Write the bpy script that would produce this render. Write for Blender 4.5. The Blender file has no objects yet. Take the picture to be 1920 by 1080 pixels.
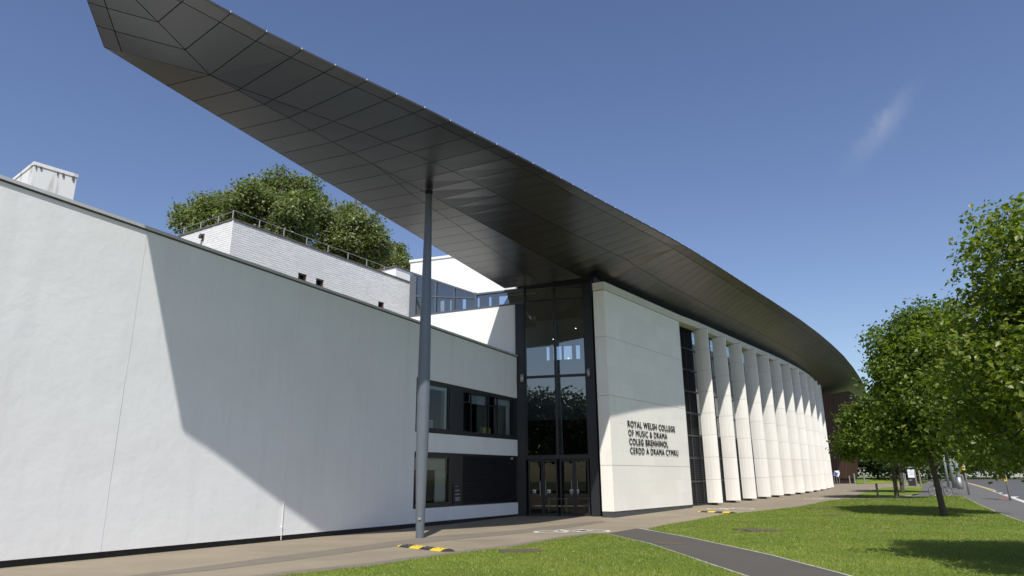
import bpy, bmesh, math, random
import numpy as np
from mathutils import Vector, Matrix

random.seed(7)
rng = np.random.default_rng(7)
scene = bpy.context.scene
COL = scene.collection

# ------------------------------------------------------------------ camera
F_PX, EYE = 1270.0, 1.6
VPX, VPY = 919.0, -3963.4                       # vanishing point of the verticals in the 1920x1080 photograph
_up = np.array([VPX - 960.0, VPY - 540.0, F_PX]); _up /= np.linalg.norm(_up)
_fw = np.array([0, 0, 1.0]); _yw = _fw - _up * (_fw @ _up); _yw /= np.linalg.norm(_yw)
_xw = np.cross(_yw, _up)
CM = np.array([_xw, _yw, _up])                  # camera axes (right, down, forward) as columns
cam_data = bpy.data.cameras.new('camera'); cam = bpy.data.objects.new('camera', cam_data); COL.objects.link(cam)
cam_data.sensor_width = 36.0; cam_data.lens = F_PX / 1920.0 * 36.0
cam_data.clip_start = 0.1; cam_data.clip_end = 3000
cam.matrix_world = Matrix(((CM[0, 0], -CM[0, 1], -CM[0, 2], 0), (CM[1, 0], -CM[1, 1], -CM[1, 2], 0),
                           (CM[2, 0], -CM[2, 1], -CM[2, 2], EYE), (0, 0, 0, 1)))
scene.camera = cam

# ------------------------------------------------------------------ light
SUN_AZ, SUN_EL = math.radians(182.1), math.radians(52.8)      # azimuth clockwise from +Y
world = bpy.data.worlds.new('World'); scene.world = world; world.use_nodes = True
wn, wl = world.node_tree.nodes, world.node_tree.links
for n in list(wn): wn.remove(n)
sky = wn.new('ShaderNodeTexSky'); sky.sky_type = 'NISHITA'; sky.sun_disc = False
sky.sun_elevation = SUN_EL; sky.sun_rotation = SUN_AZ
sky.altitude = 0; sky.air_density = 1.0; sky.dust_density = 0.9; sky.ozone_density = 1.6
hsv = wn.new('ShaderNodeHueSaturation'); hsv.inputs['Saturation'].default_value = 1.06; hsv.inputs['Hue'].default_value = 0.511
bg = wn.new('ShaderNodeBackground'); bg.inputs['Strength'].default_value = 0.102
wout = wn.new('ShaderNodeOutputWorld')
wl.new(sky.outputs[0], hsv.inputs['Color'])
wl.new(bg.outputs[0], wout.inputs['Surface'])
sun_data = bpy.data.lights.new('sun', 'SUN'); sun_data.energy = 4.0; sun_data.angle = math.radians(0.53)
sun_data.color = (1.0, 0.955, 0.885)
sun = bpy.data.objects.new('sun', sun_data); COL.objects.link(sun)
TO_SUN = Vector((math.cos(SUN_EL) * math.sin(SUN_AZ), math.cos(SUN_EL) * math.cos(SUN_AZ), math.sin(SUN_EL)))
sun.rotation_euler = TO_SUN.to_track_quat('Z', 'Y').to_euler(); sun.location = (0, -30, 60)
vs = scene.view_settings
vs.view_transform = 'Standard'; vs.look = 'None'; vs.gamma = 1.0; vs.use_curve_mapping = False
vs.exposure = 0.38

# ------------------------------------------------------------------ geometry helpers
def ray(x, y):
    return CM @ np.array([x - 960.0, y - 540.0, F_PX])
def atz(x, y, z):
    d = ray(x, y); t = (z - EYE) / d[2]
    return np.array([0, 0, EYE]) + d * t
SLOPE, Y0, Y1 = 0.0145, 27.0, 130.0             # the site is level, then rises gently past the entrance
def gz(y): return SLOPE * min(max(0.0, y - Y0), Y1 - Y0)
def gnd(x, y):
    d = ray(x, y); t = -EYE / d[2]
    if d[2] < 0 and t * d[1] <= Y0:
        P = np.array([0, 0, EYE]) + d * t
    else:
        t = (EYE + SLOPE * Y0) / (SLOPE * d[1] - d[2]); P = np.array([0, 0, EYE]) + d * t
    return np.array([P[0], P[1], gz(P[1])])
def unit(v):
    v = np.asarray(v, float); return v / np.linalg.norm(v)

class MB:
    """collects polygons for one mesh"""
    def __init__(s): s.v = []; s.f = []
    def poly(s, pts):
        b = len(s.v); s.v += [tuple(map(float, p)) for p in pts]; s.f.append(tuple(range(b, b + len(pts)))); return s
    def hexa(s, p):
        """8 points: bottom ring 0-3, top ring 4-7"""
        b = len(s.v); s.v += [tuple(map(float, q)) for q in p]
        for f in ((3, 2, 1, 0), (4, 5, 6, 7), (0, 1, 5, 4), (1, 2, 6, 5), (2, 3, 7, 6), (3, 0, 4, 7)):
            s.f.append(tuple(b + i for i in f))
        return s
    def box(s, x0, x1, y0, y1, z0, z1):
        return s.hexa([(x0, y0, z0), (x1, y0, z0), (x1, y1, z0), (x0, y1, z0), (x0, y0, z1), (x1, y0, z1), (x1, y1, z1), (x0, y1, z1)])
    def prism(s, ring, z0, z1):
        n = len(ring); b = len(s.v)
        s.v += [(float(p[0]), float(p[1]), float(z0)) for p in ring] + [(float(p[0]), float(p[1]), float(z1)) for p in ring]
        s.f.append(tuple(b + i for i in reversed(range(n)))); s.f.append(tuple(b + n + i for i in range(n)))
        for i in range(n):
            j = (i + 1) % n; s.f.append((b + i, b + j, b + n + j, b + n + i))
        return s
    def tube(s, pts, rad, n=10, cap=True):
        pts = [np.array(p, float) for p in pts]; rad = [rad] * len(pts) if np.isscalar(rad) else rad
        b = len(s.v); a = None
        for i, p in enumerate(pts):
            t = unit(pts[min(i + 1, len(pts) - 1)] - pts[max(i - 1, 0)])
            if a is None:
                a = np.cross(t, (0, 0, 1.0)) if abs(t[2]) < 0.9 else np.cross(t, (1.0, 0, 0))
            a = unit(a - t * (a @ t)); c = np.cross(t, a)
            for k in range(n):
                w = 2 * math.pi * k / n; s.v.append(tuple(p + rad[i] * (math.cos(w) * a + math.sin(w) * c)))
        for i in range(len(pts) - 1):
            for k in range(n):
                k2 = (k + 1) % n
                s.f.append((b + i * n + k, b + i * n + k2, b + (i + 1) * n + k2, b + (i + 1) * n + k))
        if cap:
            s.f.append(tuple(b + k for k in reversed(range(n)))); s.f.append(tuple(b + (len(pts) - 1) * n + k for k in range(n)))
        return s
    def ring(s, c, ax, R, r, n=28, m=6):
        """torus about axis ax"""
        ax = unit(ax); a = unit(np.cross(ax, (0, 0, 1.0)) if abs(ax[2]) < 0.9 else np.cross(ax, (1.0, 0, 0))); d = np.cross(ax, a); b = len(s.v)
        for i in range(n):
            w = 2 * math.pi * i / n; o = math.cos(w) * a + math.sin(w) * d
            for k in range(m):
                q = 2 * math.pi * k / m; s.v.append(tuple(np.array(c) + o * (R + r * math.cos(q)) + ax * r * math.sin(q)))
        for i in range(n):
            for k in range(m):
                s.f.append((b + i * m + k, b + ((i + 1) % n) * m + k, b + ((i + 1) % n) * m + (k + 1) % m, b + i * m + (k + 1) % m))
        return s
    def mesh(s, name, mat, smooth=False):
        me = bpy.data.meshes.new(name); me.from_pydata(s.v, [], s.f)
        if mat: me.materials.append(mat)
        if smooth:
            me.polygons.foreach_set('use_smooth', [True] * len(me.polygons))
        me.update(); return me
    def build(s, name, mat, parent=None, smooth=False):
        return link(name, s.mesh(name, mat, smooth), parent)

def link(name, me, parent=None):
    o = bpy.data.objects.new(name, me); COL.objects.link(o)
    if parent is not None: o.parent = parent
    return o
def thing(name, loc, label, cat, group=None, rz=0.0):
    o = bpy.data.objects.new(name, None); COL.objects.link(o); o.location = loc; o.rotation_euler = (0, 0, rz)
    o.empty_display_size = 0.3
    return tag(o, label, cat, group)
def tag(o, label, cat, group=None):
    o['label'] = label; o['category'] = cat
    if group: o['group'] = group
    return o
def structure(o): o['kind'] = 'structure'; return o
def stuff(o): o['kind'] = 'stuff'; return o
def keep(o, parent):
    """parent o to a root that stands away from the origin, leaving o where it is"""
    o.parent = parent
    o.matrix_parent_inverse = (Matrix.Translation(parent.location) @ parent.rotation_euler.to_matrix().to_4x4()).inverted()
    return o
class Frame:
    """a vertical wall plane: u along it, z up, d outwards from its face"""
    def __init__(s, p, q, flip=False):
        s.p = np.array(p[:2], float); e = np.array(q[:2], float) - s.p; s.L = np.hypot(*e); s.e = e / s.L
        s.n = np.array([s.e[1], -s.e[0]]) * (-1 if flip else 1)
    def at(s, u, z, d=0.0):
        w = s.p + s.e * u + s.n * d; return (w[0], w[1], z)
    def box(s, mb, u0, u1, z0, z1, d0, d1):
        return mb.hexa([s.at(u0, z0, d1), s.at(u1, z0, d1), s.at(u1, z0, d0), s.at(u0, z0, d0),
                        s.at(u0, z1, d1), s.at(u1, z1, d1), s.at(u1, z1, d0), s.at(u0, z1, d0)])
    def prism(s, mb, uz, d0, d1):
        n = len(uz); b = len(mb.v)
        mb.v += [s.at(u, z, d1) for u, z in uz] + [s.at(u, z, d0) for u, z in uz]
        mb.f.append(tuple(b + i for i in range(n))); mb.f.append(tuple(b + n + i for i in reversed(range(n))))
        for i in range(n):
            j = (i + 1) % n; mb.f.append((b + i, b + n + i, b + n + j, b + j))
        return mb

# ------------------------------------------------------------------ materials
def new_mat(name):
    m = bpy.data.materials.new(name); m.use_nodes = True
    return m, m.node_tree.nodes, m.node_tree.links, m.node_tree.nodes['Principled BSDF']
def surf(name, col, rough=0.6, metal=0.0, spec=0.5, tone=0.0, tone_scale=3.0, tone2=0.0, tone2_scale=40.0, col2=None, bump=0.0, bump_scale=30.0,
         bump_dist=0.02, bump2=0.0, bump2_scale=2.0, bump2_dist=0.05, obj_random=0.0, island=0.0, stretch=None, detail=5.0, rough_var=0.0):
    """base colour broken up by two scales of noise, relief from two more; all in object space"""
    m, N, Lk, P = new_mat(name)
    P.inputs['Roughness'].default_value = rough; P.inputs['Metallic'].default_value = metal
    P.inputs['Specular IOR Level'].default_value = spec
    tc = N.new('ShaderNodeTexCoord'); vec = tc.outputs['Object']
    if stretch:
        mp = N.new('ShaderNodeMapping'); mp.inputs['Scale'].default_value = stretch; Lk.new(vec, mp.inputs['Vector']); vec = mp.outputs[0]
    def noise(scale, det=detail):
        t = N.new('ShaderNodeTexNoise'); t.inputs['Scale'].default_value = scale; t.inputs['Detail'].default_value = det
        t.inputs['Roughness'].default_value = 0.6; Lk.new(vec, t.inputs['Vector']); return t.outputs['Fac']
    base = N.new('ShaderNodeRGB'); base.outputs[0].default_value = (*col, 1); c = base.outputs[0]
    def mixc(fac, a, bcol, typ='MIX'):
        x = N.new('ShaderNodeMix'); x.data_type = 'RGBA'; x.blend_type = typ
        if isinstance(fac, float): x.inputs['Factor'].default_value = fac
        else: Lk.new(fac, x.inputs['Factor'])
        Lk.new(a, x.inputs[6])
        if isinstance(bcol, tuple): x.inputs[7].default_value = (*bcol, 1)
        else: Lk.new(bcol, x.inputs[7])
        return x.outputs[2]
    if col2 is not None:
        r = N.new('ShaderNodeMapRange'); r.inputs[1].default_value = 0.38; r.inputs[2].default_value = 0.64
        Lk.new(noise(tone_scale), r.inputs[0]); c = mixc(r.outputs[0], c, tuple(col2))
    def scale_by(fac_out, amt, c):
        r = N.new('ShaderNodeMapRange'); r.inputs[1].default_value = 0.25; r.inputs[2].default_value = 0.75
        r.inputs[3].default_value = 1 - amt; r.inputs[4].default_value = 1 + amt; Lk.new(fac_out, r.inputs[0])
        vm = N.new('ShaderNodeVectorMath'); vm.operation = 'SCALE'; Lk.new(c, vm.inputs[0]); Lk.new(r.outputs[0], vm.inputs['Scale']); return vm.outputs[0]
    if tone: c = scale_by(noise(tone_scale), tone, c)
    if tone2: c = scale_by(noise(tone2_scale, 2.0), tone2, c)
    def rand_by(out, amt, c):
        r = N.new('ShaderNodeMapRange'); r.inputs[3].default_value = 1 - amt; r.inputs[4].default_value = 1 + amt; Lk.new(out, r.inputs[0])
        vm = N.new('ShaderNodeVectorMath'); vm.operation = 'SCALE'; Lk.new(c, vm.inputs[0]); Lk.new(r.outputs[0], vm.inputs['Scale']); return vm.outputs[0]
    if obj_random: c = rand_by(N.new('ShaderNodeObjectInfo').outputs['Random'], obj_random, c)
    if island: c = rand_by(N.new('ShaderNodeNewGeometry').outputs['Random Per Island'], island, c)
    Lk.new(c, P.inputs['Base Color'])
    nrm = None
    for amt, sc, dist in ((bump2, bump2_scale, bump2_dist), (bump, bump_scale, bump_dist)):
        if amt:
            b = N.new('ShaderNodeBump'); b.inputs['Strength'].default_value = amt; b.inputs['Distance'].default_value = dist
            Lk.new(noise(sc), b.inputs['Height'])
            if nrm: Lk.new(nrm, b.inputs['Normal'])
            nrm = b.outputs[0]
    if nrm: Lk.new(nrm, P.inputs['Normal'])
    if rough_var:
        r = N.new('ShaderNodeMapRange'); r.inputs[1].default_value = 0.3; r.inputs[2].default_value = 0.7
        r.inputs[3].default_value = max(0.02, rough - rough_var); r.inputs[4].default_value = rough + rough_var
        Lk.new(noise(1.3), r.inputs[0]); Lk.new(r.outputs[0], P.inputs['Roughness'])
    return m
def glass_mat(name, tint, ior=1.5, rough=0.0):
    m, N, Lk, P = new_mat(name); N.remove(P); out = N['Material Output']
    tr = N.new('ShaderNodeBsdfTransparent'); tr.inputs[0].default_value = (*tint, 1)
    gl = N.new('ShaderNodeBsdfGlossy'); gl.inputs['Roughness'].default_value = rough; gl.inputs[0].default_value = (0.92, 0.95, 0.95, 1)
    fr = N.new('ShaderNodeFresnel'); fr.inputs[0].default_value = ior; mx = N.new('ShaderNodeMixShader')
    Lk.new(fr.outputs[0], mx.inputs[0]); Lk.new(tr.outputs[0], mx.inputs[1]); Lk.new(gl.outputs[0], mx.inputs[2]); Lk.new(mx.outputs[0], out.inputs[0])
    return m
def leaf_mat(name, c1, c2, trans=0.35):
    m, N, Lk, P = new_mat(name); out = N['Material Output']
    geo = N.new('ShaderNodeNewGeometry'); ramp = N.new('ShaderNodeMix'); ramp.data_type = 'RGBA'
    ramp.inputs[6].default_value = (*c1, 1); ramp.inputs[7].default_value = (*c2, 1); Lk.new(geo.outputs['Random Per Island'], ramp.inputs['Factor'])
    P.inputs['Roughness'].default_value = 0.42; P.inputs['Specular IOR Level'].default_value = 0.5
    Lk.new(ramp.outputs[2], P.inputs['Base Color'])
    tb = N.new('ShaderNodeBsdfTranslucent'); g = N.new('ShaderNodeVectorMath'); g.operation = 'MULTIPLY'; g.inputs[1].default_value = (1.5, 1.7, 0.5)
    Lk.new(ramp.outputs[2], g.inputs[0]); Lk.new(g.outputs[0], tb.inputs[0])
    mx = N.new('ShaderNodeMixShader'); mx.inputs[0].default_value = trans
    Lk.new(P.outputs[0], mx.inputs[1]); Lk.new(tb.outputs[0], mx.inputs[2]); Lk.new(mx.outputs[0], out.inputs[0])
    return m
def emit_mat(name, col, s):
    m, N, Lk, P = new_mat(name); P.inputs['Emission Color'].default_value = (*col, 1); P.inputs['Emission Strength'].default_value = s; return m

M = {}
M['render'] = surf('white_render', (0.77, 0.785, 0.79), 0.75, spec=0.3, tone=0.035, tone_scale=0.5, tone2=0.012, tone2_scale=9, bump=0.25, bump_scale=45, bump_dist=0.004,
                   bump2=0.6, bump2_scale=0.7, bump2_dist=0.045)
def streaks(m, amt, stretch, lo=.5, hi=.78):
    N, Lk = m.node_tree.nodes, m.node_tree.links; P = N['Principled BSDF']; src = P.inputs['Base Color'].links[0].from_socket
    tc = N.new('ShaderNodeTexCoord'); mp = N.new('ShaderNodeMapping'); mp.inputs['Scale'].default_value = stretch; Lk.new(tc.outputs['Object'], mp.inputs['Vector'])
    no = N.new('ShaderNodeTexNoise'); no.inputs['Scale'].default_value = 1.0; no.inputs['Detail'].default_value = 6; no.inputs['Roughness'].default_value = .65; Lk.new(mp.outputs[0], no.inputs['Vector'])
    mr = N.new('ShaderNodeMapRange'); mr.inputs[1].default_value = lo; mr.inputs[2].default_value = hi; mr.inputs[3].default_value = 1.0; mr.inputs[4].default_value = 1 - amt; Lk.new(no.outputs['Fac'], mr.inputs[0])
    v = N.new('ShaderNodeVectorMath'); v.operation = 'SCALE'; Lk.new(src, v.inputs[0]); Lk.new(mr.outputs[0], v.inputs['Scale']); Lk.new(v.outputs[0], P.inputs['Base Color'])
streaks(M['render'], .07, (2.2, 2.2, .16))
M['render_clean'] = surf('white_render_clean', (0.80, 0.80, 0.79), 0.7, spec=0.3, tone=0.02, tone_scale=0.6, bump=0.15, bump_scale=40, bump_dist=0.003)
M['plinth'] = surf('black_plinth', (0.018, 0.018, 0.018), 0.7, tone=0.4, tone_scale=4)
M['coping'] = surf('grey_coping', (0.50, 0.51, 0.51), 0.5, metal=0.1, tone=0.1, tone_scale=2)
M['coping_dark'] = surf('coping_shadow_line', (0.06, 0.06, 0.06), 0.6)
M['soffit'] = surf('soffit_metal', (0.142, 0.144, 0.141), 0.33, metal=1.0, obj_random=0.06)
M['shell'] = surf('roof_shell', (0.03, 0.03, 0.03), 0.6)
M['roof_top'] = surf('roof_top', (0.10, 0.10, 0.10), 0.7, tone=0.15)
M['clip'] = surf('edge_tick', (0.5, 0.5, 0.5), 0.5)
M['column'] = surf('column_paint', (0.14, 0.162, 0.19), 0.34, metal=0.2, tone=0.05, tone_scale=2.0)
M['dark_metal'] = surf('anthracite_metal', (0.022, 0.024, 0.028), 0.38, metal=0.2, tone=0.15, tone_scale=1.5, obj_random=0.1)
M['slat'] = surf('louvre_metal', (0.035, 0.037, 0.042), 0.42, metal=0.3)
M['stone'] = surf('portland_stone', (0.85, 0.825, 0.76), 0.72, spec=0.3, tone=0.03, tone_scale=0.9, tone2=0.02, tone2_scale=25, obj_random=0.028, bump=0.12, bump_scale=60, bump_dist=0.003)
M['stone_band'] = surf('portland_band', (0.66, 0.63, 0.54), 0.75, spec=0.3, tone=0.06, tone_scale=1.2, obj_random=0.03)
M['joint'] = surf('stone_joint', (0.33, 0.31, 0.275), 0.9)
M['fin'] = surf('fin_stone', (0.82, 0.805, 0.76), 0.7, spec=0.3, tone=0.04, tone_scale=1.0, obj_random=0.035, bump=0.08, bump_scale=50, bump_dist=0.003)
streaks(M['fin'], .07, (5, 5, .3))
M['stone_plinth'] = surf('dark_plinth_slabs', (0.065, 0.067, 0.072), 0.55, tone=0.15, tone_scale=3, obj_random=0.1)
M['letters'] = surf('letter_metal', (0.05, 0.047, 0.04), 0.4, metal=0.6)
M['glass'] = glass_mat('tinted_glass', (0.55, 0.62, 0.64), 2.5)
M['door_glass'] = glass_mat('door_glass', (0.45, 0.50, 0.50), 1.45)
M['glass_clear'] = glass_mat('window_glass', (0.75, 0.80, 0.80), 1.5)
M['room_dark'] = surf('room_dark', (0.055, 0.055, 0.052), 0.8)
M['room_floor'] = surf('room_floor', (0.13, 0.12, 0.11), 0.5, tone=0.1)
M['room_pale'] = surf('room_pale', (0.55, 0.56, 0.56), 0.8)
M['blind'] = surf('roller_blind', (0.55, 0.54, 0.48), 0.8, tone=0.05)
M['brick'] = surf('white_painted_brick', (0.76, 0.765, 0.76), 0.7, spec=0.3, island=0.05, tone=0.05, tone_scale=1.0, bump=0.2, bump_scale=60, bump_dist=0.004)
M['mortar'] = surf('mortar_recess', (0.40, 0.40, 0.39), 0.9)
M['dirty_edge'] = surf('weathered_edge', (0.11, 0.095, 0.08), 0.9, tone=0.4, tone_scale=4)
M['galv'] = surf('galvanised_steel', (0.42, 0.43, 0.43), 0.45, metal=0.6, tone=0.08)
M['rust'] = surf('window_reveal', (0.16, 0.10, 0.08), 0.8, tone=0.2)
M['black_glass'] = surf('black_glass', (0.01, 0.011, 0.012), 0.08)
M['timber'] = surf('cedar_board', (0.05, 0.023, 0.015), 0.6, tone=0.25, tone_scale=1.2, obj_random=0.22, stretch=(4, 4, 0.3))
M['timber_core'] = surf('cedar_backing', (0.025, 0.014, 0.010), 0.8)
M['forecourt'] = surf('resin_bound_gravel', (0.25, 0.212, 0.155), 0.85, spec=0.25, tone=0.15, tone_scale=0.45, tone2=0.20, tone2_scale=45, bump=0.4, bump_scale=110, bump_dist=0.008)
streaks(M['forecourt'], .22, (.28, .8, 1), .56, .75)
M['worn'] = surf('worn_gravel_band', (0.18, 0.157, 0.125), 0.85, spec=0.25, tone=0.12, tone_scale=0.6, tone2=0.12, tone2_scale=50, bump=0.3, bump_scale=120, bump_dist=0.005)
M['asphalt'] = surf('asphalt', (0.085, 0.079, 0.069), 0.85, spec=0.3, tone=0.10, tone_scale=0.5, tone2=0.15, tone2_scale=70, bump=0.3, bump_scale=150, bump_dist=0.006)
M['pavement'] = surf('pavement_asphalt', (0.125, 0.12, 0.115), 0.85, spec=0.3, tone=0.08, tone_scale=0.4, tone2=0.1, tone2_scale=60)
M['red_paving'] = surf('red_tactile', (0.16, 0.10, 0.085), 0.85, tone=0.1)
M['road'] = surf('road_asphalt', (0.085, 0.085, 0.085), 0.8, tone=0.08, tone_scale=0.3)
M['kerb'] = surf('concrete_edging', (0.36, 0.35, 0.31), 0.85, tone=0.12, tone_scale=3, obj_random=0.08)
M['grass'] = surf('mown_grass', (0.125, 0.18, 0.024), 0.9, spec=0.15, col2=(0.175, 0.215, 0.036), tone_scale=0.45, tone=0.16, tone2=0.22, tone2_scale=22, bump=0.6, bump_scale=60, bump_dist=0.02)
M['ground'] = surf('rough_ground', (0.10, 0.13, 0.04), 0.95, tone=0.2, tone_scale=0.2)
M['blade'] = leaf_mat('grass_blade', (0.115, 0.172, 0.022), (0.245, 0.29, 0.055), 0.3)
def drift(m):
    N, Lk = m.node_tree.nodes, m.node_tree.links; tc = N.new('ShaderNodeTexCoord'); mixn = [n for n in N if n.type == 'MIX'][0]; c = mixn.outputs[2]
    dst = [l.to_socket for l in c.links]
    for sc, amt, col in ((0.55, .55, (0.235, 0.225, 0.06, 1)), (2.6, .5, (0.065, 0.115, 0.014, 1))):
        no = N.new('ShaderNodeTexNoise'); no.inputs['Scale'].default_value = sc; no.inputs['Detail'].default_value = 4; Lk.new(tc.outputs['Object'], no.inputs['Vector'])
        mr = N.new('ShaderNodeMapRange'); mr.inputs[1].default_value = .48; mr.inputs[2].default_value = .72; mr.inputs[4].default_value = amt; Lk.new(no.outputs['Fac'], mr.inputs[0])
        x = N.new('ShaderNodeMix'); x.data_type = 'RGBA'; x.inputs[7].default_value = col; Lk.new(mr.outputs[0], x.inputs['Factor']); Lk.new(c, x.inputs[6]); c = x.outputs[2]
    for d in dst: Lk.new(c, d)
drift(M['blade'])
M['white_paint'] = surf('worn_white_paint', (0.62, 0.61, 0.57), 0.8, tone=0.15, tone_scale=3, tone2=0.15, tone2_scale=30)
M['yellow_paint'] = surf('yellow_line_paint', (0.55, 0.40, 0.09), 0.8, tone=0.15)
M['yellow'] = surf('yellow_rubber', (0.72, 0.47, 0.02), 0.55, tone=0.08, tone_scale=6)
M['black_rubber'] = surf('black_rubber', (0.028, 0.028, 0.03), 0.6, tone=0.2, tone_scale=6)
M['cover'] = surf('iron_cover', (0.10, 0.075, 0.055), 0.75, tone=0.25, tone_scale=3)
M['bark'] = surf('bark', (0.065, 0.052, 0.04), 0.9, tone=0.3, tone_scale=6, bump=0.7, bump_scale=20, bump_dist=0.03, stretch=(1, 1, 0.25))
M['leaf_lime'] = leaf_mat('lime_leaf', (0.052, 0.096, 0.010), (0.155, 0.21, 0.026), 0.44)
M['leaf_lime2'] = leaf_mat('lime_leaf_pale', (0.070, 0.118, 0.012), (0.215, 0.25, 0.038), 0.44)
M['leaf_plane'] = leaf_mat('plane_leaf', (0.085, 0.118, 0.042), (0.225, 0.25, 0.115), 0.36)
M['leaf_dark'] = leaf_mat('shrub_leaf', (0.022, 0.045, 0.012), (0.05, 0.085, 0.018), 0.25)
M['steel'] = surf('grey_post', (0.27, 0.285, 0.285), 0.5, metal=0.2, tone=0.06)
M['post_wood'] = surf('weathered_post', (0.24, 0.21, 0.17), 0.85, tone=0.2, tone_scale=5, stretch=(3, 3, 0.4))
M['black_post'] = surf('dark_post', (0.025, 0.023, 0.02), 0.7, tone=0.2)
M['sign_white'] = surf('poster_white', (0.72, 0.73, 0.76), 0.6)
M['sign_blue'] = surf('sticker_blue', (0.05, 0.11, 0.33), 0.5)
M['sign_black'] = surf('sign_black', (0.015, 0.015, 0.018), 0.5)
M['sign_grey'] = surf('poster_grey', (0.40, 0.42, 0.48), 0.6)
M['tyre'] = surf('tyre', (0.02, 0.02, 0.02), 0.8)
M['chrome'] = surf('bright_steel', (0.6, 0.6, 0.6), 0.25, metal=0.9)
M['frame_paint'] = surf('bicycle_paint', (0.03, 0.03, 0.035), 0.35)
M['pale_wall'] = surf('far_wall', (0.45, 0.44, 0.42), 0.8, tone=0.06)
M['far_roof'] = surf('far_roof', (0.10, 0.10, 0.11), 0.8)
M['downlight'] = emit_mat('downlight', (1.0, 0.93, 0.82), 6.0)
M['yellow_box'] = surf('yellow_plastic', (0.5, 0.42, 0.03), 0.5)

# streaked, stained paint for the roof-top tank housing
def weathered_white():
    m, N, Lk, P = new_mat('weathered_white_paint'); P.inputs['Roughness'].default_value = 0.75
    tc = N.new('ShaderNodeTexCoord'); mp = N.new('ShaderNodeMapping'); mp.inputs['Scale'].default_value = (3.2, 3.2, 0.35); Lk.new(tc.outputs['Object'], mp.inputs['Vector'])
    no = N.new('ShaderNodeTexNoise'); no.inputs['Scale'].default_value = 1.6; no.inputs['Detail'].default_value = 6; Lk.new(mp.outputs[0], no.inputs['Vector'])
    r = N.new('ShaderNodeMapRange'); r.inputs[1].default_value = 0.56; r.inputs[2].default_value = 0.74; Lk.new(no.outputs['Fac'], r.inputs[0])
    x = N.new('ShaderNodeMix'); x.data_type = 'RGBA'; x.inputs[6].default_value = (0.76, 0.76, 0.75, 1); x.inputs[7].default_value = (0.33, 0.28, 0.24, 1)
    Lk.new(r.outputs[0], x.inputs['Factor']); Lk.new(x.outputs[2], P.inputs['Base Color']); return m
M['weathered'] = weathered_white()

# a thin wisp of high cloud, part of the sky itself
cdir = unit(ray(1655, 235)); ca = unit(ray(1690, 185) - ray(1620, 275)); ca = unit(ca - cdir * (ca @ cdir)); cb = np.cross(cdir, ca)
tcw = wn.new('ShaderNodeTexCoord')
def wdot(v):
    d = wn.new('ShaderNodeVectorMath'); d.operation = 'DOT_PRODUCT'; wl.new(tcw.outputs['Generated'], d.inputs[0]); d.inputs[1].default_value = tuple(v); return d.outputs['Value']
def wmath(op, a, b=None):
    d = wn.new('ShaderNodeMath'); d.operation = op
    for i, q in enumerate((a, b)):
        if q is None: continue
        if isinstance(q, (int, float)): d.inputs[i].default_value = q
        else: wl.new(q, d.inputs[i])
    return d.outputs[0]
def sq(a): return wmath('MULTIPLY', a, a)
cn = wn.new('ShaderNodeTexNoise'); cn.inputs['Scale'].default_value = 38; cn.inputs['Detail'].default_value = 7
cmap = wn.new('ShaderNodeMapping'); cmap.inputs['Scale'].default_value = (1, 1, 0.8); wl.new(tcw.outputs['Generated'], cmap.inputs['Vector']); wl.new(cmap.outputs[0], cn.inputs['Vector'])
bend = wmath('ADD', wdot(cb), wmath('MULTIPLY', wmath('SUBTRACT', cn.outputs['Fac'], 0.5), 0.03))
r2 = wmath('ADD', sq(wmath('DIVIDE', wdot(ca), 0.040)), sq(wmath('DIVIDE', bend, 0.0105)))
mask = wmath('MULTIPLY', wmath('POWER', 2.718, wmath('MULTIPLY', r2, -1.0)), wmath('GREATER_THAN', wdot(cdir), 0.5))
mask = wmath('MULTIPLY', mask, wmath('MULTIPLY', cn.outputs['Fac'], 0.36))
cmix = wn.new('ShaderNodeMix'); cmix.data_type = 'RGBA'; cmix.inputs[7].default_value = (5.2, 5.4, 6.0, 1)
wl.new(mask, cmix.inputs['Factor']); wl.new(hsv.outputs[0], cmix.inputs[6]); wl.new(cmix.outputs[2], bg.inputs['Color'])

# ================================================================== THE GROUND
def sheet(name, pts, mat, dz):
    """flat polygon laid on the site, broken where the ground starts to rise"""
    bm = bmesh.new(); vs_ = [bm.verts.new((p[0], p[1], 0)) for p in pts]; bm.faces.new(vs_)
    for yb in (Y0, Y1):
        bmesh.ops.bisect_plane(bm, geom=bm.verts[:] + bm.edges[:] + bm.faces[:], plane_co=(0, yb, 0), plane_no=(0, 1, 0))
    bmesh.ops.triangulate(bm, faces=bm.faces[:])
    for v in bm.verts: v.co.z = gz(v.co.y) + dz
    for f in bm.faces:
        f.normal_update()
        if f.normal.z < 0: f.normal_flip()
    me = bpy.data.meshes.new(name); bm.to_mesh(me); bm.free(); me.materials.append(mat)
    return link(name, me)
def gpts(L): return [gnd(*p) for p in L]

structure(sheet('ground', [(-900, -300), (900, -300), (900, 1500), (-900, 1500)], M['ground'], -0.17))
FCX, FCY = gnd(1700, 936), gnd(1728, 915)
structure(sheet('forecourt', [(-30, -12), (8, -12), (9, 12), (14, 25), (FCX[0], FCX[1]), (FCY[0], FCY[1]), (48, 84), (48, 100), (20, 100), (-30, 60)], M['forecourt'], 0.0))
LA = [(200, 1121), (530, 1080), (695, 1062), (835, 1041), (960, 1026), (1060, 1009), (1108, 1002.5), (1135, 1001), (1220, 1020.5), (1337, 1060.5), (1500, 1115), (1700, 1186), (1300, 1400), (700, 1400)]
LB = [(1215, 992), (1252, 984), (1350, 966), (1440, 957), (1502, 950), (1549, 940), (1583, 936.5), (1690, 934), (1760, 929.5), (1805, 931), (1835, 946), (1867.5, 960), (1920, 979), (2050, 1030), (2250, 1110), (1990, 1190), (1750, 1124), (1580, 1077.5), (1440, 1040.5), (1282, 1006.5)]
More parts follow.
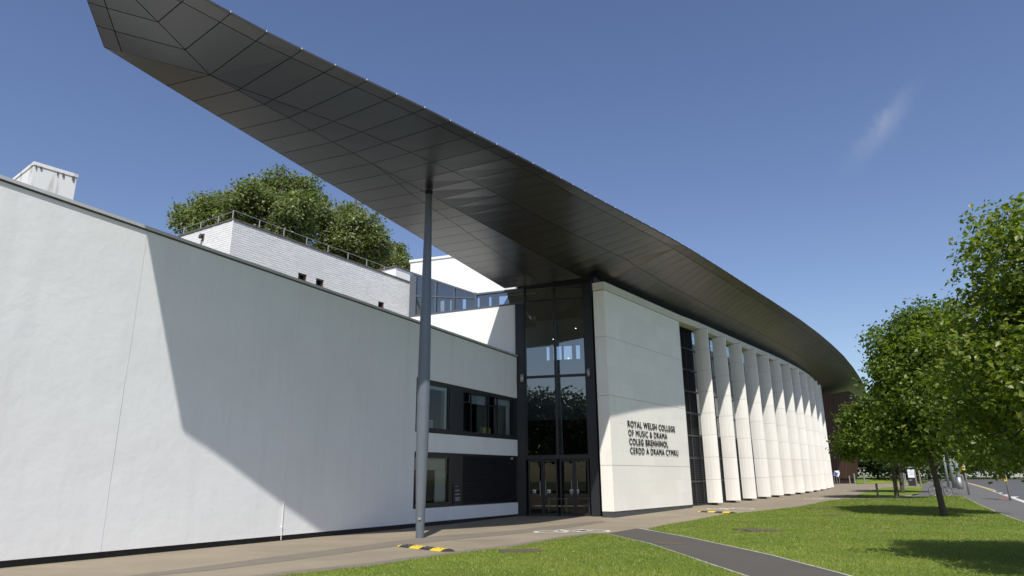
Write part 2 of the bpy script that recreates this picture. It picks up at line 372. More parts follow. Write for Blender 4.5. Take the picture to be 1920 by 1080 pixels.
LC = [(1590, 934), (1635, 919), (1655, 914.5), (1700, 913), (1729, 912.5), (1726, 925.5), (1690, 929.5), (1640, 932)]
lawn_a = structure(sheet('lawn', gpts(LA), M['grass'], 0.010)); lawn_b = structure(sheet('lawn', gpts(LB), M['grass'], 0.010)); lawn_c = structure(sheet('lawn', gpts(LC), M['grass'], 0.010))
PL = [(1135, 1001), (1220, 1020.5), (1337, 1060.5), (1500, 1115), (1700, 1186)]; PR = [(1194, 991), (1282, 1006.5), (1440, 1040.5), (1580, 1077.5), (1750, 1124), (1990, 1190)]
structure(sheet('footpath', gpts(PL + PR[::-1]), M['asphalt'], 0.005))
KERB = [(2300, 1085), (2050, 992), (1920, 943), (1885, 930), (1850, 917), (1820, 908), (1800, 903), (1772, 897.6)]
structure(sheet('pavement', gpts([(1690, 934), (1726, 926), (1730, 911), (1745, 897.5)] + KERB[::-1] + [(2250, 1110), (2050, 1030), (1920, 979), (1867.5, 960), (1835, 946), (1805, 931), (1760, 929.5)]), M['pavement'], 0.004))
kw = gpts(KERB)
structure(sheet('road', [p[:2] for p in kw] + [kw[-1][:2] + np.array([60, -2]), kw[0][:2] + np.array([40, -14])], M['road'], -0.10))
structure(sheet('red_paving', gpts([(1866, 930), (1884, 929.5), (1904, 937), (1880, 938.5)]), M['red_paving'], 0.008))
# worn trench band across the forecourt
structure(sheet('worn_band', gpts([(60, 1102), (380, 1062), (560, 1038), (760, 1012), (830, 1004), (960, 995), (1040, 985), (1128, 976), (1136, 979), (1050, 992), (960, 1002), (840, 1013), (700, 1030), (560, 1049), (400, 1069)]), M['worn'], 0.004))
structure(sheet('gravel_edge', gpts([(200, 1112), (530, 1073), (695, 1055), (835, 1036), (960, 1021), (1060, 1004.5), (1106, 999), (1130, 999.5), (1135, 1001), (1108, 1002.5), (1060, 1009), (960, 1026), (835, 1041), (695, 1062), (530, 1080), (200, 1121)]), M['worn'], 0.004))
# kerb stones and lawn edging, each stone a piece
def edging(name, pts, parent, w, h, mat, step=1.0, z0=-0.02):
    pts = [np.array(p[:2]) for p in pts]; n = 0
    for a, b in zip(pts[:-1], pts[1:]):
        L = np.hypot(*(b - a)); k = max(1, int(round(L / step))); e = (b - a) / L; nn = np.array([-e[1], e[0]]) * w / 2
        for i in range(k):
            p = a + e * (L * i / k + 0.004); q = a + e * (L * (i + 1) / k - 0.004); zp, zq = gz(p[1]), gz(q[1])
            mb = MB().hexa([(*(p - nn), zp + z0), (*(q - nn), zq + z0), (*(q + nn), zq + z0), (*(p + nn), zp + z0), (*(p - nn), zp + h), (*(q - nn), zq + h), (*(q + nn), zq + h), (*(p + nn), zp + h)])
            mb.build('edging_stone' if name == 'e' else 'kerb_stone', mat, parent); n += 1
pe = thing('path_edging', (*gnd(1220, 1020)[:2], 0), 'thin concrete edging strips either side of the dark asphalt footpath', 'edging')
pe.location = (0, 0, 0)
edging('e', gpts(PL), pe, 0.06, 0.018, M['kerb'], 1.2); edging('e', gpts(PR), pe, 0.06, 0.018, M['kerb'], 1.2)
be = thing('lawn_edging', (0, 0, 0), 'pale concrete edging between the big lawn and the street pavement', 'edging')
edging('e', gpts([(1760, 929.5), (1805, 931), (1835, 946), (1867.5, 960), (1920, 979), (2050, 1030)]), be, 0.08, 0.02, M['kerb'], 1.4)
ke = thing('street_kerb', (0, 0, 0), 'grey kerb stones along the edge of the road', 'kerb')
edging('k', kw[1:-1], ke, 0.14, 0.02, M['kerb'], 1.6, -0.12)
# painted road markings
def strip(name, a, b, w, mat, dz, lab=None, cat=None, group=None):
    a, b = np.array(a[:2]), np.array(b[:2]); e = (b - a) / np.hypot(*(b - a)); n = np.array([-e[1], e[0]]) * w / 2
    o = sheet(name, [a - n, b - n, b + n, a + n], mat, dz)
    if lab: tag(o, lab, cat, group)
    return o
ky = [p[:2] + np.array([0.45, -0.12]) for p in kw]
tag(sheet('yellow_line', [ky[4], ky[5], ky[6], ky[6] + np.array([0.2, -.05]), ky[5] + np.array([0.2, -.05]), ky[4] + np.array([0.2, -.05])], M['yellow_paint'], -0.094), 'yellow painted line beside the street kerb', 'road marking')
for i, (x, y) in enumerate([(1857, 919), (1868.5, 922.5), (1881.5, 926), (1897, 929.5)]):
    a = gnd(x - 5, y + 1.2); b = gnd(x + 5, y - 1.2)
    strip('zigzag_dash', a, b, 0.5, M['white_paint'], -0.094, ['farthest', 'second farthest', 'second nearest', 'nearest'][i] + ' of the four short white dashes painted along the road edge', 'road marking', 'white zigzag dashes at the road edge')
tag(sheet('crossing_line', gpts([(1886, 931), (1892, 930), (1935, 944), (1922, 944)]), M['white_paint'], 0.012), 'long pale painted wedge beside the traffic pole', 'road marking')

# ------------------------------------------------------------------ grass blades standing on the lawns
def in_poly(P, poly):
    x, y = P[:, 0], P[:, 1]; c = np.zeros(len(P), bool); n = len(poly); j = n - 1
    for i in range(n):
        xi, yi, xj, yj = poly[i][0], poly[i][1], poly[j][0], poly[j][1]
        m = ((yi > y) != (yj > y)); t = (xj - xi) * (y - yi) / (yj - yi + 1e-12) + xi
        c ^= m & (x < t); j = i
    return c
def blades(poly, count, ymin, ymax, parent, xmax=19.0, hscale=1.0):
    P = np.array([p[:2] for p in poly]); lo, hi = P.min(0), P.max(0)
    lo[1] = max(lo[1], ymin); hi[1] = min(hi[1], ymax); hi[0] = min(hi[0], xmax)
    n = count * 3; xy = np.column_stack([rng.uniform(lo[0], hi[0], n), lo[1] + (hi[1] - lo[1]) * rng.uniform(0, 1, n) ** 1.5])
    xy = xy[in_poly(xy, P)][:count]; n = len(xy)
    z = SLOPE * np.clip(xy[:, 1] - Y0, 0, None) + 0.008
    a = rng.uniform(0, 2 * np.pi, n); s = (0.7 + 0.035 * xy[:, 1]) * hscale; w = 0.0045 * s; h = rng.uniform(0.018, 0.05, n) * (0.8 + 0.012 * xy[:, 1])
    lean = rng.normal(0, 0.018, (n, 2))
    v = np.empty((n, 3, 3)); v[:, 0, :2] = xy + np.column_stack([np.cos(a), np.sin(a)]) * w[:, None]; v[:, 1, :2] = xy - np.column_stack([np.cos(a), np.sin(a)]) * w[:, None]
    v[:, 2, :2] = xy + lean; v[:, 0, 2] = z; v[:, 1, 2] = z; v[:, 2, 2] = z + h
    me = bpy.data.meshes.new('grass_blades'); me.vertices.add(n * 3); me.vertices.foreach_set('co', v.ravel())
    me.loops.add(n * 3); me.loops.foreach_set('vertex_index', np.arange(n * 3)); me.polygons.add(n); me.polygons.foreach_set('loop_start', np.arange(n) * 3)
    me.materials.append(M['blade']); me.update(calc_edges=True); me.validate()
    return stuff(link('grass_blades', me, parent))
blades(gpts(LA), 120000, 7.5, 25, lawn_a); blades(gpts(LB), 190000, 8, 50, lawn_b, 30.0)

# ================================================================== LEFT WING: long white rendered wall
w0, we = np.array([-10.08, 14.24]), np.array([0.20, 30.93])
W = Frame(w0, we)                       # outward normal points to the street
wing = thing('rendered_wing', (*w0, 0), 'long white rendered wing with sloping parapet and two dark window bands', 'building')
def wk(o): return keep(o, wing)
def wtop(u): return 7.73 - 0.0364 * u   # the parapet falls gently towards the entrance
UJ, UO, UE = 1.89, 12.48, 19.56         # render joint, start of the openings, end of the wall
BACK = -0.40
for a, b in ((-14.0, UJ - 0.004), (UJ + 0.004, 6.60), (6.604, UO)):
    mb = MB(); ztop = lambda u: wtop(u)
    n = 1
    W.prism(mb, [(a, 0.14), (b, 0.14), (b, wtop(b)), (a, wtop(a))], BACK, 0.006 if a < 0 else 0.0); wk(mb.build('wall', M['render']))
mb = MB(); W.box(mb, UO, UE, 0.14, 0.62, BACK, 0.0); wk(mb.build('wall', M['render']))
mb = MB(); W.box(mb, UO, UE, 2.58, 3.27, BACK, 0.0); wk(mb.build('wall', M['render']))
mb = MB(); W.prism(mb, [(UO, 5.25), (UE, 5.12), (UE, wtop(UE)), (UO, wtop(UO))], BACK, 0.0); wk(mb.build('wall', M['render']))
mb = MB(); W.box(mb, -14, UE, -0.05, 0.14, BACK + 0.02, -0.05); wk(mb.build('plinth', M['plinth']))
for k, (a, b) in enumerate(((-14, -8), (-8, -2), (-2, 4), (4, 10), (10, 15), (15, UE))):
    mb = MB(); W.prism(mb, [(a + .004, wtop(a) + 0.004), (b, wtop(b) + 0.004), (b, wtop(b) + 0.08), (a + .004, wtop(a) + 0.08)], BACK - 0.05, 0.06); wk(mb.build('coping', M['coping']))
mb = MB(); W.prism(mb, [(-14, wtop(-14) - 0.03), (UE, wtop(UE) - 0.03), (UE, wtop(UE) + 0.003), (-14, wtop(-14) + 0.003)], 0.001, 0.03); wk(mb.build('coping_shadow_line', M['coping_dark']))  # near-black strip, paints in the shadow line under the coping
# flat roof behind the parapet and the far side of the wing
mb = MB(); mb.poly([W.at(-14, 6.2, BACK), W.at(UE - 1.0, 6.2, BACK), W.at(UE - 4.5, 6.2, -5), W.at(-14, 6.2, -5)]); wk(mb.build('flat_roof', M['roof_top']))
# render crack-control bead, conduit with clips
mb = MB(); mb.tube([W.at(UJ, 0.15, 0.0), W.at(UJ - 0.02, 3, 0.001), W.at(UJ + .01, 5.2, 0.0), W.at(UJ, wtop(UJ) - .06, 0.0)], 0.008, 6); wk(mb.build('render_bead', M['render']))
mb = MB(); mb.tube([W.at(6.80, 0.02, 0.025), W.at(6.80, wtop(6.8) - 0.05, 0.025)], 0.010, 8); cd = wk(mb.build('conduit', M['render_clean']))
for z in (0.35, 1.25, 2.2, 3.2, 4.1, 5.3, 6.3):
    mb = MB(); W.box(mb, 6.78, 6.82, z, z + 0.035, 0.0, 0.04); o = mb.build('conduit_clip', M['render_clean']); wk(o)
# window bands --------------------------------------------------------------
def room(parent_fn, Fm, u0, u1, z0, z1, depth, pale, name='room'):
    mb = MB(); d0, d1 = -0.30, -depth
    A = lambda u, z, d: Fm.at(u, z, d)
    mb.poly([A(u0, z0, d1), A(u1, z0, d1), A(u1, z1, d1), A(u0, z1, d1)])
    mb.poly([A(u0, z0, d0), A(u0, z0, d1), A(u0, z1, d1), A(u0, z1, d0)]); mb.poly([A(u1, z0, d0), A(u1, z1, d0), A(u1, z1, d1), A(u1, z0, d1)])
    mb.poly([A(u0, z1, d0), A(u0, z1, d1), A(u1, z1, d1), A(u1, z1, d0)]); mb.poly([A(u0, z0, d0), A(u1, z0, d0), A(u1, z0, d1), A(u0, z0, d1)])
    return parent_fn(mb.build(name, pale))
def pieces(fn, Fm, rects, d0, d1, name, mat):
    for u0, u1, z0, z1 in rects:
        mb = MB(); Fm.box(mb, u0, u1, z0, z1, d0, d1); fn(mb.build(name, mat))
DK = M['dark_metal']
# upper band: solid cassettes around two windows
zt = lambda u: 5.245 - 0.0175 * (u - UO)
pieces(wk, W, [(UO, UO + 0.09, 3.28, 5.23), (14.58, 15.50, 3.28, 5.19), (19.32, UE, 3.28, 5.11)], -0.14, -0.05, 'cassette', DK)
pieces(wk, W, [(UO + .09, 14.58, 5.06, 5.19), (15.50, 19.32, 5.0, 5.10)], -0.14, -0.052, 'window_head', DK)
pieces(wk, W, [(UO + .09, 14.58, 3.28, 3.46), (15.50, 19.32, 3.28, 3.45)], -0.14, -0.052, 'window_sill', DK)
mb = MB(); W.prism(mb, [(UO, 5.10), (UE, 5.05), (UE, 5.12), (UO, 5.25)], -0.16, -0.06); wk(mb.build('head_flashing', DK))
pieces(wk, W, [(13.25, 13.31, 3.46, 5.06), (16.05, 16.10, 3.45, 5.0), (17.32, 17.37, 3.45, 5.0), (18.05, 18.09, 3.45, 5.0), (14.50, 14.58, 3.46, 5.06)], -0.13, -0.07, 'mullion', DK)
pieces(wk, W, [(15.5, 16.05, 4.60, 4.64), (17.37, 18.05, 4.60, 4.64)], -0.125, -0.075, 'transom', DK)
for u0, u1, z0, z1 in [(UO + .09, 13.25, 3.46, 5.06), (13.31, 14.5, 3.46, 5.06), (15.5, 16.05, 3.45, 5.0), (16.1, 17.32, 3.45, 5.0), (17.37, 18.05, 3.45, 5.0), (18.09, 19.32, 3.45, 5.0)]:
    mb = MB(); mb.poly([W.at(u0, z0, -0.10), W.at(u1, z0, -0.10), W.at(u1, z1, -0.10), W.at(u0, z1, -0.10)]); wk(mb.build('pane', M['glass_clear']))
# pale inner frame on the right of the first window, blinds, reveal
pieces(wk, W, [(14.36, 14.49, 3.47, 5.05), (13.32, 14.36, 4.92, 5.05)], -0.30, -0.14, 'inner_frame', M['blind'])
pieces(wk, W, [(16.12, 17.30, 4.62, 4.99), (18.1, 19.3, 4.72, 4.99), (18.95, 19.05, 3.46, 4.7)], -0.24, -0.22, 'roller_blind', M['sign_grey'])
pieces(wk, W, [(19.05, 19.3, 3.46, 4.99)], -0.8, -0.24, 'curtain', M['sign_grey'])
room(wk, W, UO, 15.0, 3.3, 5.1, 4.0, M['room_dark']); room(wk, W, 15.02, UE, 3.3, 5.05, 4.0, M['room_dark'])
# lower band
pieces(wk, W, [(UO, UO + 0.08, 0.64, 2.57), (14.60, 15.50, 0.64, 2.57), (19.46, UE, 0.64, 2.57)], -0.14, -0.05, 'cassette', DK)
pieces(wk, W, [(UO + .08, 14.6, 2.38, 2.57), (15.5, 19.46, 2.48, 2.57)], -0.14, -0.052, 'window_head', DK)
pieces(wk, W, [(UO + .08, 14.6, 0.64, 0.79), (15.5, 19.46, 0.64, 0.68)], -0.14, -0.052, 'window_sill', DK)
mb = MB(); mb.poly([W.at(UO + .08, .79, -.10), W.at(14.6, .79, -.10), W.at(14.6, 2.38, -.10), W.at(UO + .08, 2.38, -.10)]); wk(mb.build('pane', M['glass_clear']))
pieces(wk, W, [(UO + .1, 14.58, 1.95, 2.37)], -0.24, -0.22, 'roller_blind', M['blind'])
pieces(wk, W, [(13.95, 14.58, 0.8, 1.94)], -0.24, -0.20, 'side_panel', M['blind'])
room(wk, W, UO, 15.0, 0.6, 2.5, 3.5, M['room_dark'])
lv = MB()
for k in range(23):
    z = 0.70 + k * 0.0775
    lv.hexa([W.at(15.5, z, -0.05), W.at(19.46, z, -0.05), W.at(19.46, z + .055, -0.115), W.at(15.5, z + .055, -0.115), W.at(15.5, z + .02, -0.05), W.at(19.46, z + .02, -0.05), W.at(19.46, z + .07, -0.115), W.at(15.5, z + .07, -0.115)])
stuff(wk(lv.build('louvre_slats', M['slat'])))
mb = MB(); W.box(mb, 15.5, 19.46, .66, 2.5, -0.3, -0.14); wk(mb.build('louvre_backing', M['plinth']))
mb = MB(); W.box(mb, 19.08, 19.14, 2.42, 2.5, -0.05, 0.02); wk(mb.build('door_sensor', M['clip']))
# directory board beside the louvre
sg = thing('directory_board', W.at(15.12, 0.70, -0.04), 'small black directory board with white text lines beside the louvre', 'sign')
mb = MB(); W.box(mb, 14.86, 15.39, 0.70, 1.42, -0.045, -0.015); keep(mb.build('board', M['sign_black']), sg)
for z, wd in ((1.34, .16), (1.20, .30), (1.17, .22), (1.06, .30), (1.03, .26), (0.93, .30), (0.90, .32), (0.86, .24), (0.82, .3)):
    mb = MB(); W.box(mb, 14.99, 14.99 + wd, z, z + 0.016, -0.015, -0.012); keep(mb.build('text_line', M['sign_grey']), sg)
for z in (1.34, 1.19, 1.05, 0.92):
    mb = MB(); W.box(mb, 14.91, 14.935, z, z + 0.02, -0.015, -0.012); keep(mb.build('arrow_mark', M['sign_grey']), sg)
# things on the sill of the upper window
for u, lab in ((17.16, 'left of the two yellow boxes standing on the upper window sill'), (17.52, 'right of the two yellow boxes standing on the upper window sill')):
    bx = thing('yellow_box', W.at(u, 3.46, -0.26), lab, 'box', 'yellow boxes on the window sill')
    mb = MB(); mb.prism([W.at(u - .1, 0, -.16)[:2], W.at(u + .1, 0, -.16)[:2], W.at(u + .085, 0, -.34)[:2], W.at(u - .085, 0, -.34)[:2]], 3.462, 3.66); b1 = keep(mb.build('box_body', M['yellow_box']), bx)
    mb = MB(); mb.prism([W.at(u - .11, 0, -.15)[:2], W.at(u + .11, 0, -.15)[:2], W.at(u + .095, 0, -.35)[:2], W.at(u - .095, 0, -.35)[:2]], 3.662, 3.69); keep(mb.build('lid', M['yellow_box']), bx)
fr = thing('photo_frame', W.at(13.65, 3.46, -0.25), 'small pale framed picture leaning on the upper window sill', 'picture')
mb = MB(); W.box(mb, 13.52, 13.80, 3.462, 3.78, -0.27, -0.25); keep(mb.build('frame', M['sign_white']), fr)
mb = MB(); W.box(mb, 13.55, 13.77, 3.50, 3.74, -0.249, -0.247); keep(mb.build('print', M['sign_grey']), fr)

# ================================================================== COLLEGE BUILDING (entrance, stone wall, fins, canopy)
GL, GR = np.array([0.35, 31.0]), np.array([3.60, 30.15])
G = Frame(GL, GR)
college = thing('college_building', (4.12, 29.28, 0), 'stone and glass college building with sweeping metal canopy and row of stone fins', 'building')
def ck(o): return keep(o, college)
# ---- white wall above the wing with raked ribbon window
def wall_with(parts, d0=-0.35, d1=0.0):
    for uz in parts:
        mb = MB(); G.prism(mb, uz, d0, d1); ck(mb.build('white_wall', M['render_clean']))
UL = -5.62
wall_with([[(UL, 6.0), (-0.20, 6.0), (-0.20, 9.54), (UL, 9.29)],
           [(UL, 11.66), (-2.17, 10.25), (-0.2, 10.31), (-0.2, 12.30), (UL, 12.12)]])
mb = MB(); G.prism(mb, [(UL - .06, 12.12), (-0.1, 12.30), (-0.1, 12.42), (UL - .06, 12.24)], -0.5, 0.05); ck(mb.build('parapet_coping', M['render_clean']))
RB = surf('ribbon_frame', (0.10, 0.115, 0.135), 0.4, metal=0.2)
mb = MB(); G.prism(mb, [(UL, 9.29), (0.2, 9.555), (0.2, 9.64), (UL, 9.38)], -0.2, 0.012); ck(mb.build('ribbon_sill', RB))
mb = MB(); G.prism(mb, [(UL, 11.56), (-2.17, 10.16), (-2.17, 10.248), (UL, 11.658)], -0.2, 0.012); ck(mb.build('ribbon_head', RB))
mb = MB(); G.prism(mb, [(-2.165, 10.16), (0.2, 10.22), (0.2, 10.31), (-2.165, 10.248)], -0.2, 0.014); ck(mb.build('ribbon_head', RB))
for u, w_, top in ((UL + .001, 0.34, 11.4), (-4.28, 0.07, 11.02), (-2.21, 0.08, 10.2), (-3.3, 0.05, 10.6)):
    mb = MB(); zb = 9.38 + 0.046 * (u - UL)
    G.prism(mb, [(u, zb), (u + w_, zb), (u + w_, top + 0.1 - 0.43 * w_), (u, top + .1)], -0.15, 0.008); ck(mb.build('ribbon_mullion', RB))
mb = MB(); G.prism(mb, [(-5.28, 10.32), (-2.2, 9.98), (-2.2, 10.03), (-5.28, 10.40)], -0.12, 0.0); ck(mb.build('ribbon_transom', RB))
RIB_GL = glass_mat('ribbon_glass', (0.80, 0.88, 0.90), 2.6)
for uz in ([(-5.28, 9.4), (-4.25, 9.45), (-4.25, 11.02), (-5.28, 11.44)], [(-4.21, 9.45), (-2.2, 9.54), (-2.2, 10.2), (-4.21, 11.02)], [(-2.13, 9.54), (0.2, 9.64), (0.2, 10.23), (-2.13, 10.18)]):
    mb = MB(); mb.poly([G.at(u, z, -0.07) for u, z in uz]); ck(mb.build('ribbon_pane', RIB_GL))
# rooms behind the ribbon: pale back wall with tall window openings seen through the glass
def ribbon_room():
    mb = MB(); d = -2.6
    us = [UL + .1, -5.0, -4.75, -4.45, -4.35, -3.75, -3.55, -3.0, -2.8, -2.3, -2.15, -1.75, 0.2]
    for a, b in zip(us[:-1:2], us[1::2]): G.box(mb, a, b, 9.0, 11.9, d - .1, d)
    G.box(mb, UL + .1, 0.2, 9.0, 9.55, d - .1, d + .001); G.box(mb, UL + .1, 0.2, 10.75, 11.9, d - .1, d + .001)
    ck(mb.build('inner_wall', M['room_pale']))
    mb = MB(); G.prism(mb, [(UL + .1, 11.62), (-0.2, 10.9), (-.2, 11.0), (UL + .1, 11.72)], d, -0.36); ck(mb.build('inner_ceiling', M['room_pale']))
    mb = MB(); G.box(mb, UL + .1, 0.2, 9.1, 9.25, d, -0.36); ck(mb.build('inner_floor', M['room_pale']))
ribbon_room()
mb = MB(); G.box(mb, UL, UL + .25, 6.0, 12.1, -7.0, -0.36); ck(mb.build('side_wall', M['render_clean']))
# ---- entrance screen: posts, transoms, panes
ZT = 10.40
pieces(ck, G, [(-0.20, 0.22, 0.0, 9.55)], -0.30, 0.10, 'corner_post', DK)
pieces(ck, G, [(3.05, 3.42, 0.0, ZT)], -0.30, 0.08, 'corner_post', DK)
pieces(ck, G, [(1.60, 1.69, 2.60, ZT), (0.221, 0.27, 2.60, ZT), (2.99, 3.049, 2.60, ZT)], -0.16, 0.06, 'mullion', DK)
pieces(ck, G, [(0.222, 3.048, 2.42, 2.60)], -0.18, 0.075, 'door_head', DK)
pieces(ck, G, [(0.27, 1.60, 6.02, 6.12), (1.69, 2.99, 6.02, 6.12), (0.27, 1.60, 9.58, 9.68), (1.69, 2.99, 9.58, 9.68), (0.27, 1.60, 10.24, ZT), (1.69, 2.99, 10.24, ZT)], -0.15, 0.05, 'transom', DK)
for u0, u1 in ((0.27, 1.60), (1.69, 2.99)):
    for z0, z1 in ((2.60, 6.02), (6.12, 9.58), (9.68, 10.24)):
        tilt = 0.004 if u0 < 1 else -0.003
        mb = MB(); mb.poly([G.at(u0, z0, -0.05), G.at(u1, z0, -0.05 + tilt), G.at(u1, z1, -0.05 + tilt), G.at(u0, z1, -0.05)]); ck(mb.build('pane', M['glass']))
# doors
def door(u0, u1, hinge_left, dd):
    t = ck(bpy.data.objects.new('door', None)); COL.objects.link(t)
    for a, b, z0, z1 in ((u0, u0 + .07, .02, 2.41), (u1 - .07, u1, .02, 2.41), (u0 + .07, u1 - .07, 2.32, 2.41), (u0 + .07, u1 - .07, .02, .16)):
        mb = MB(); G.box(mb, a, b, z0, z1, dd - .05, dd); o = mb.build('door_frame', DK); o.parent = t
    mb = MB(); mb.poly([G.at(u0 + .07, .16, dd - .02), G.at(u1 - .07, .16, dd - .02), G.at(u1 - .07, 2.32, dd - .02), G.at(u0 + .07, 2.32, dd - .02)])
    o = mb.build('door_pane', M['door_glass']); o.parent = t
    h = u1 - .12 if hinge_left else u0 + .12
    mb = MB(); mb.tube([G.at(h, .9, dd + .05), G.at(h, 1.5, dd + .05)], .014, 8); mb.tube([G.at(h, .95, dd), G.at(h, .95, dd + .05)], .01, 6); mb.tube([G.at(h, 1.45, dd), G.at(h, 1.45, dd + .05)], .01, 6)
    o = mb.build('door_handle', M['galv']); o.parent = t
    c = (u0 + u1) / 2
    for (a, b, z0, z1, m_) in ((c - .14 if u0 < 1.7 else h - .09, c + .0 if u0 < 1.7 else h + .05, 1.0, 1.14, M['sign_white']), (c - .13 if u0 < 1.7 else h - .075, c - .05 if u0 < 1.7 else h + .035, 1.02, 1.09, M['sign_blue'])):
        mb = MB(); dz_ = 0.004 if m_ is M['sign_blue'] else 0.002
        mb.poly([G.at(a, z0, dd - .02 + dz_), G.at(b, z0, dd - .02 + dz_), G.at(b, z1, dd - .02 + dz_), G.at(a, z1, dd - .02 + dz_)])
        o = mb.build('door_sticker', m_); o.parent = t
for u0, u1, hl in ((0.30, 0.95, True), (0.96, 1.59, False), (1.71, 2.34, True), (2.35, 2.98, False)): door(u0, u1, hl, -0.03)
# lobby behind the glass
def lobby():
    mb = MB(); A = G.at; d1 = -9.0
    mb.poly([A(-.2, .0, -.2), A(3.4, 0, -.2), A(7, 0, d1), A(-4, 0, d1)]); ck(mb.build('lobby_floor', M['room_floor']))
    mb = MB(); mb.poly([A(-4, 0, d1), A(7, 0, d1), A(7, 4.6, d1), A(-4, 4.6, d1)]); mb.poly([A(-.2, 0, -.3), A(-4, 0, d1), A(-4, 9, d1), A(-.2, 9, -.3)]); ck(mb.build('lobby_wall', M['room_dark']))
    mb = MB(); mb.poly([A(3.4, 0, -.3), A(3.4, ZT, -.3), A(7, ZT, d1), A(7, 0, d1)]); ck(mb.build('lobby_wall', M['room_dark']))
    # pale upper wall with four narrow clerestory openings
    mb = MB(); z0, z1 = 6.6, ZT + 0.4; wz0, wz1 = 8.35, 9.15
    us = [-4, -0.62, -0.45, -0.20, 0.28, 0.42, 0.90, 1.15, 1.38, 7]
    for a, b in zip(us[0::2], us[1::2]): mb.poly([A(a, wz0, d1), A(b, wz0, d1), A(b, wz1, d1), A(a, wz1, d1)])
    mb.poly([A(-4, 4.6, d1), A(7, 4.6, d1), A(7, wz0, d1), A(-4, wz0, d1)]); mb.poly([A(-4, wz1, d1), A(7, wz1, d1), A(7, z1, d1), A(-4, z1, d1)]); ck(mb.build('lobby_upper_wall', M['room_pale']))
    mb = MB(); mb.poly([A(-.2, z1, -.3), A(-4, z1, d1), A(7, z1, d1), A(3.4, z1, -.3)]); ck(mb.build('lobby_ceiling', M['room_dark']))
    mb = MB(); G.box(mb, -1.5, 4.5, 4.3, 4.6, d1 + .02, d1 + 3.2); ck(mb.build('gallery_floor', M['room_dark']))
    for u, z, d in ((.75, 9.9, -1.2), (2.5, 10.0, -1.2), (1.9, 9.2, -4.5), (.5, 8.9, -5.5), (1.2, 7.9, -6), (-.7, 9.85, -1.0)):
        mb = MB(); c = A(u, z, d); mb.prism([(c[0] + .03 * math.cos(k), c[1] + .03 * math.sin(k)) for k in np.linspace(0, 2 * math.pi, 9)[:-1]], c[2] - .02, c[2]); ck(mb.build('downlight', M['downlight']))
lobby()
# two low tables inside the doors
def lobby_table(u, d, lab):
    c = G.at(u, 0, d); t = thing('lobby_table', c, lab, 'table', 'tables inside the entrance doors')
    mb = MB(); mb.box(c[0] - .45, c[0] + .45, c[1] - .3, c[1] + .3, .70, .74); keep(mb.build('table_top', M['room_pale']), t)
    for sx in (-.4, .4):
        for sy in (-.25, .25):
            mb = MB(); mb.box(c[0] + sx - .02, c[0] + sx + .02, c[1] + sy - .02, c[1] + sy + .02, 0.001, .70); keep(mb.build('leg', M['galv']), t)
lobby_table(1.25, -1.7, 'pale table seen through the left entrance doors'); lobby_table(2.35, -2.6, 'pale table seen through the right entrance doors')
# wall lamps on the posts
def wall_lamp(u, z, d, lab):
    c = G.at(u, z, d); t = thing('wall_lamp', c, lab, 'lamp', 'cylinder lamps on the entrance posts')
    mb = MB(); mb.prism([(c[0] + .085 * math.cos(k), c[1] + .085 * math.sin(k)) for k in np.linspace(0, 2 * math.pi, 17)[:-1]], z - .17, z + .17); keep(mb.build('lamp_body', M['galv'], None, True), t)
    b = G.at(u, z, d - .09); mb = MB(); mb.box(b[0] - .03, b[0] + .03, b[1] - .06, b[1] + .06, z - .05, z + .05); keep(mb.build('bracket', DK), t)
wall_lamp(0.12, 6.02, 0.20, 'grey cylinder lamp on the left entrance post'); wall_lamp(3.17, 6.12, 0.18, 'grey cylinder lamp on the right entrance post')
# threshold and side panel by the stone
pieces(ck, G, [(0.1, 3.3, 0.0, 0.02)], -0.25, 0.12, 'threshold', M['galv'])
# ---- stone wall
sC, sR = np.array([4.12, 29.28]), np.array([9.02, 35.86]); sL = np.array([3.66, 29.55])
S = Frame(sC, sR); S2 = Frame(sL, sC)
SLEN = S.L
def stone_wall(Fm, L, nc, first):
    rows = []
    for z0, z1, k in ((0.27, 2.12, 3), (2.12, 5.04, 5), (5.04, 7.62, 4), (7.62, 9.74, 3)):
        for i in range(k):
            a = z0 + (z1 - z0) * i / k; b = z0 + (z1 - z0) * (i + 1) / k
            rows.append((a + (0.007 if i == 0 else 0.0008), b - (0.007 if i == k - 1 else 0.0008)))
    for r, (a, b) in enumerate(rows):
        off = (r % 2) * 0.5
        cuts = [0.0] + [L * (i + off) / nc for i in range(nc + 1) if 0.15 < L * (i + off) / nc < L - 0.15] + [L]
        for c0, c1 in zip(cuts[:-1], cuts[1:]):
            dd = random.uniform(-.0006, .0006)
            mb = MB(); Fm.box(mb, c0 + .0008, c1 - .0008, a, b, -0.08, dd); ck(mb.build('stone_slab', M['stone']))
stone_wall(S, SLEN, 7, True); stone_wall(S2, S2.L - 0.002, 1, False)
mb = MB(); ring = [S.at(0.05, 0, -.05), S.at(SLEN - .05, 0, -.05), S.at(SLEN - .05, 0, -1.0), S.at(1.0, 0, -1.5), S2.at(0.03, 0, -.6), S2.at(0.03, 0, -.05)]
mb.prism(ring, 0.0, 9.75); ck(mb.build('stone_core', M['joint']))
for k in range(6):
    mb = MB(); S.box(mb, SLEN * k / 6 + .004, SLEN * (k + 1) / 6 - .004, -0.02, 0.255, -0.1, -0.02); ck(mb.build('plinth_slab', M['stone_plinth']))
mb = MB(); S2.box(mb, 0, S2.L - .02, -0.02, 0.255, -0.1, -0.02); ck(mb.build('plinth_slab', M['stone_plinth']))
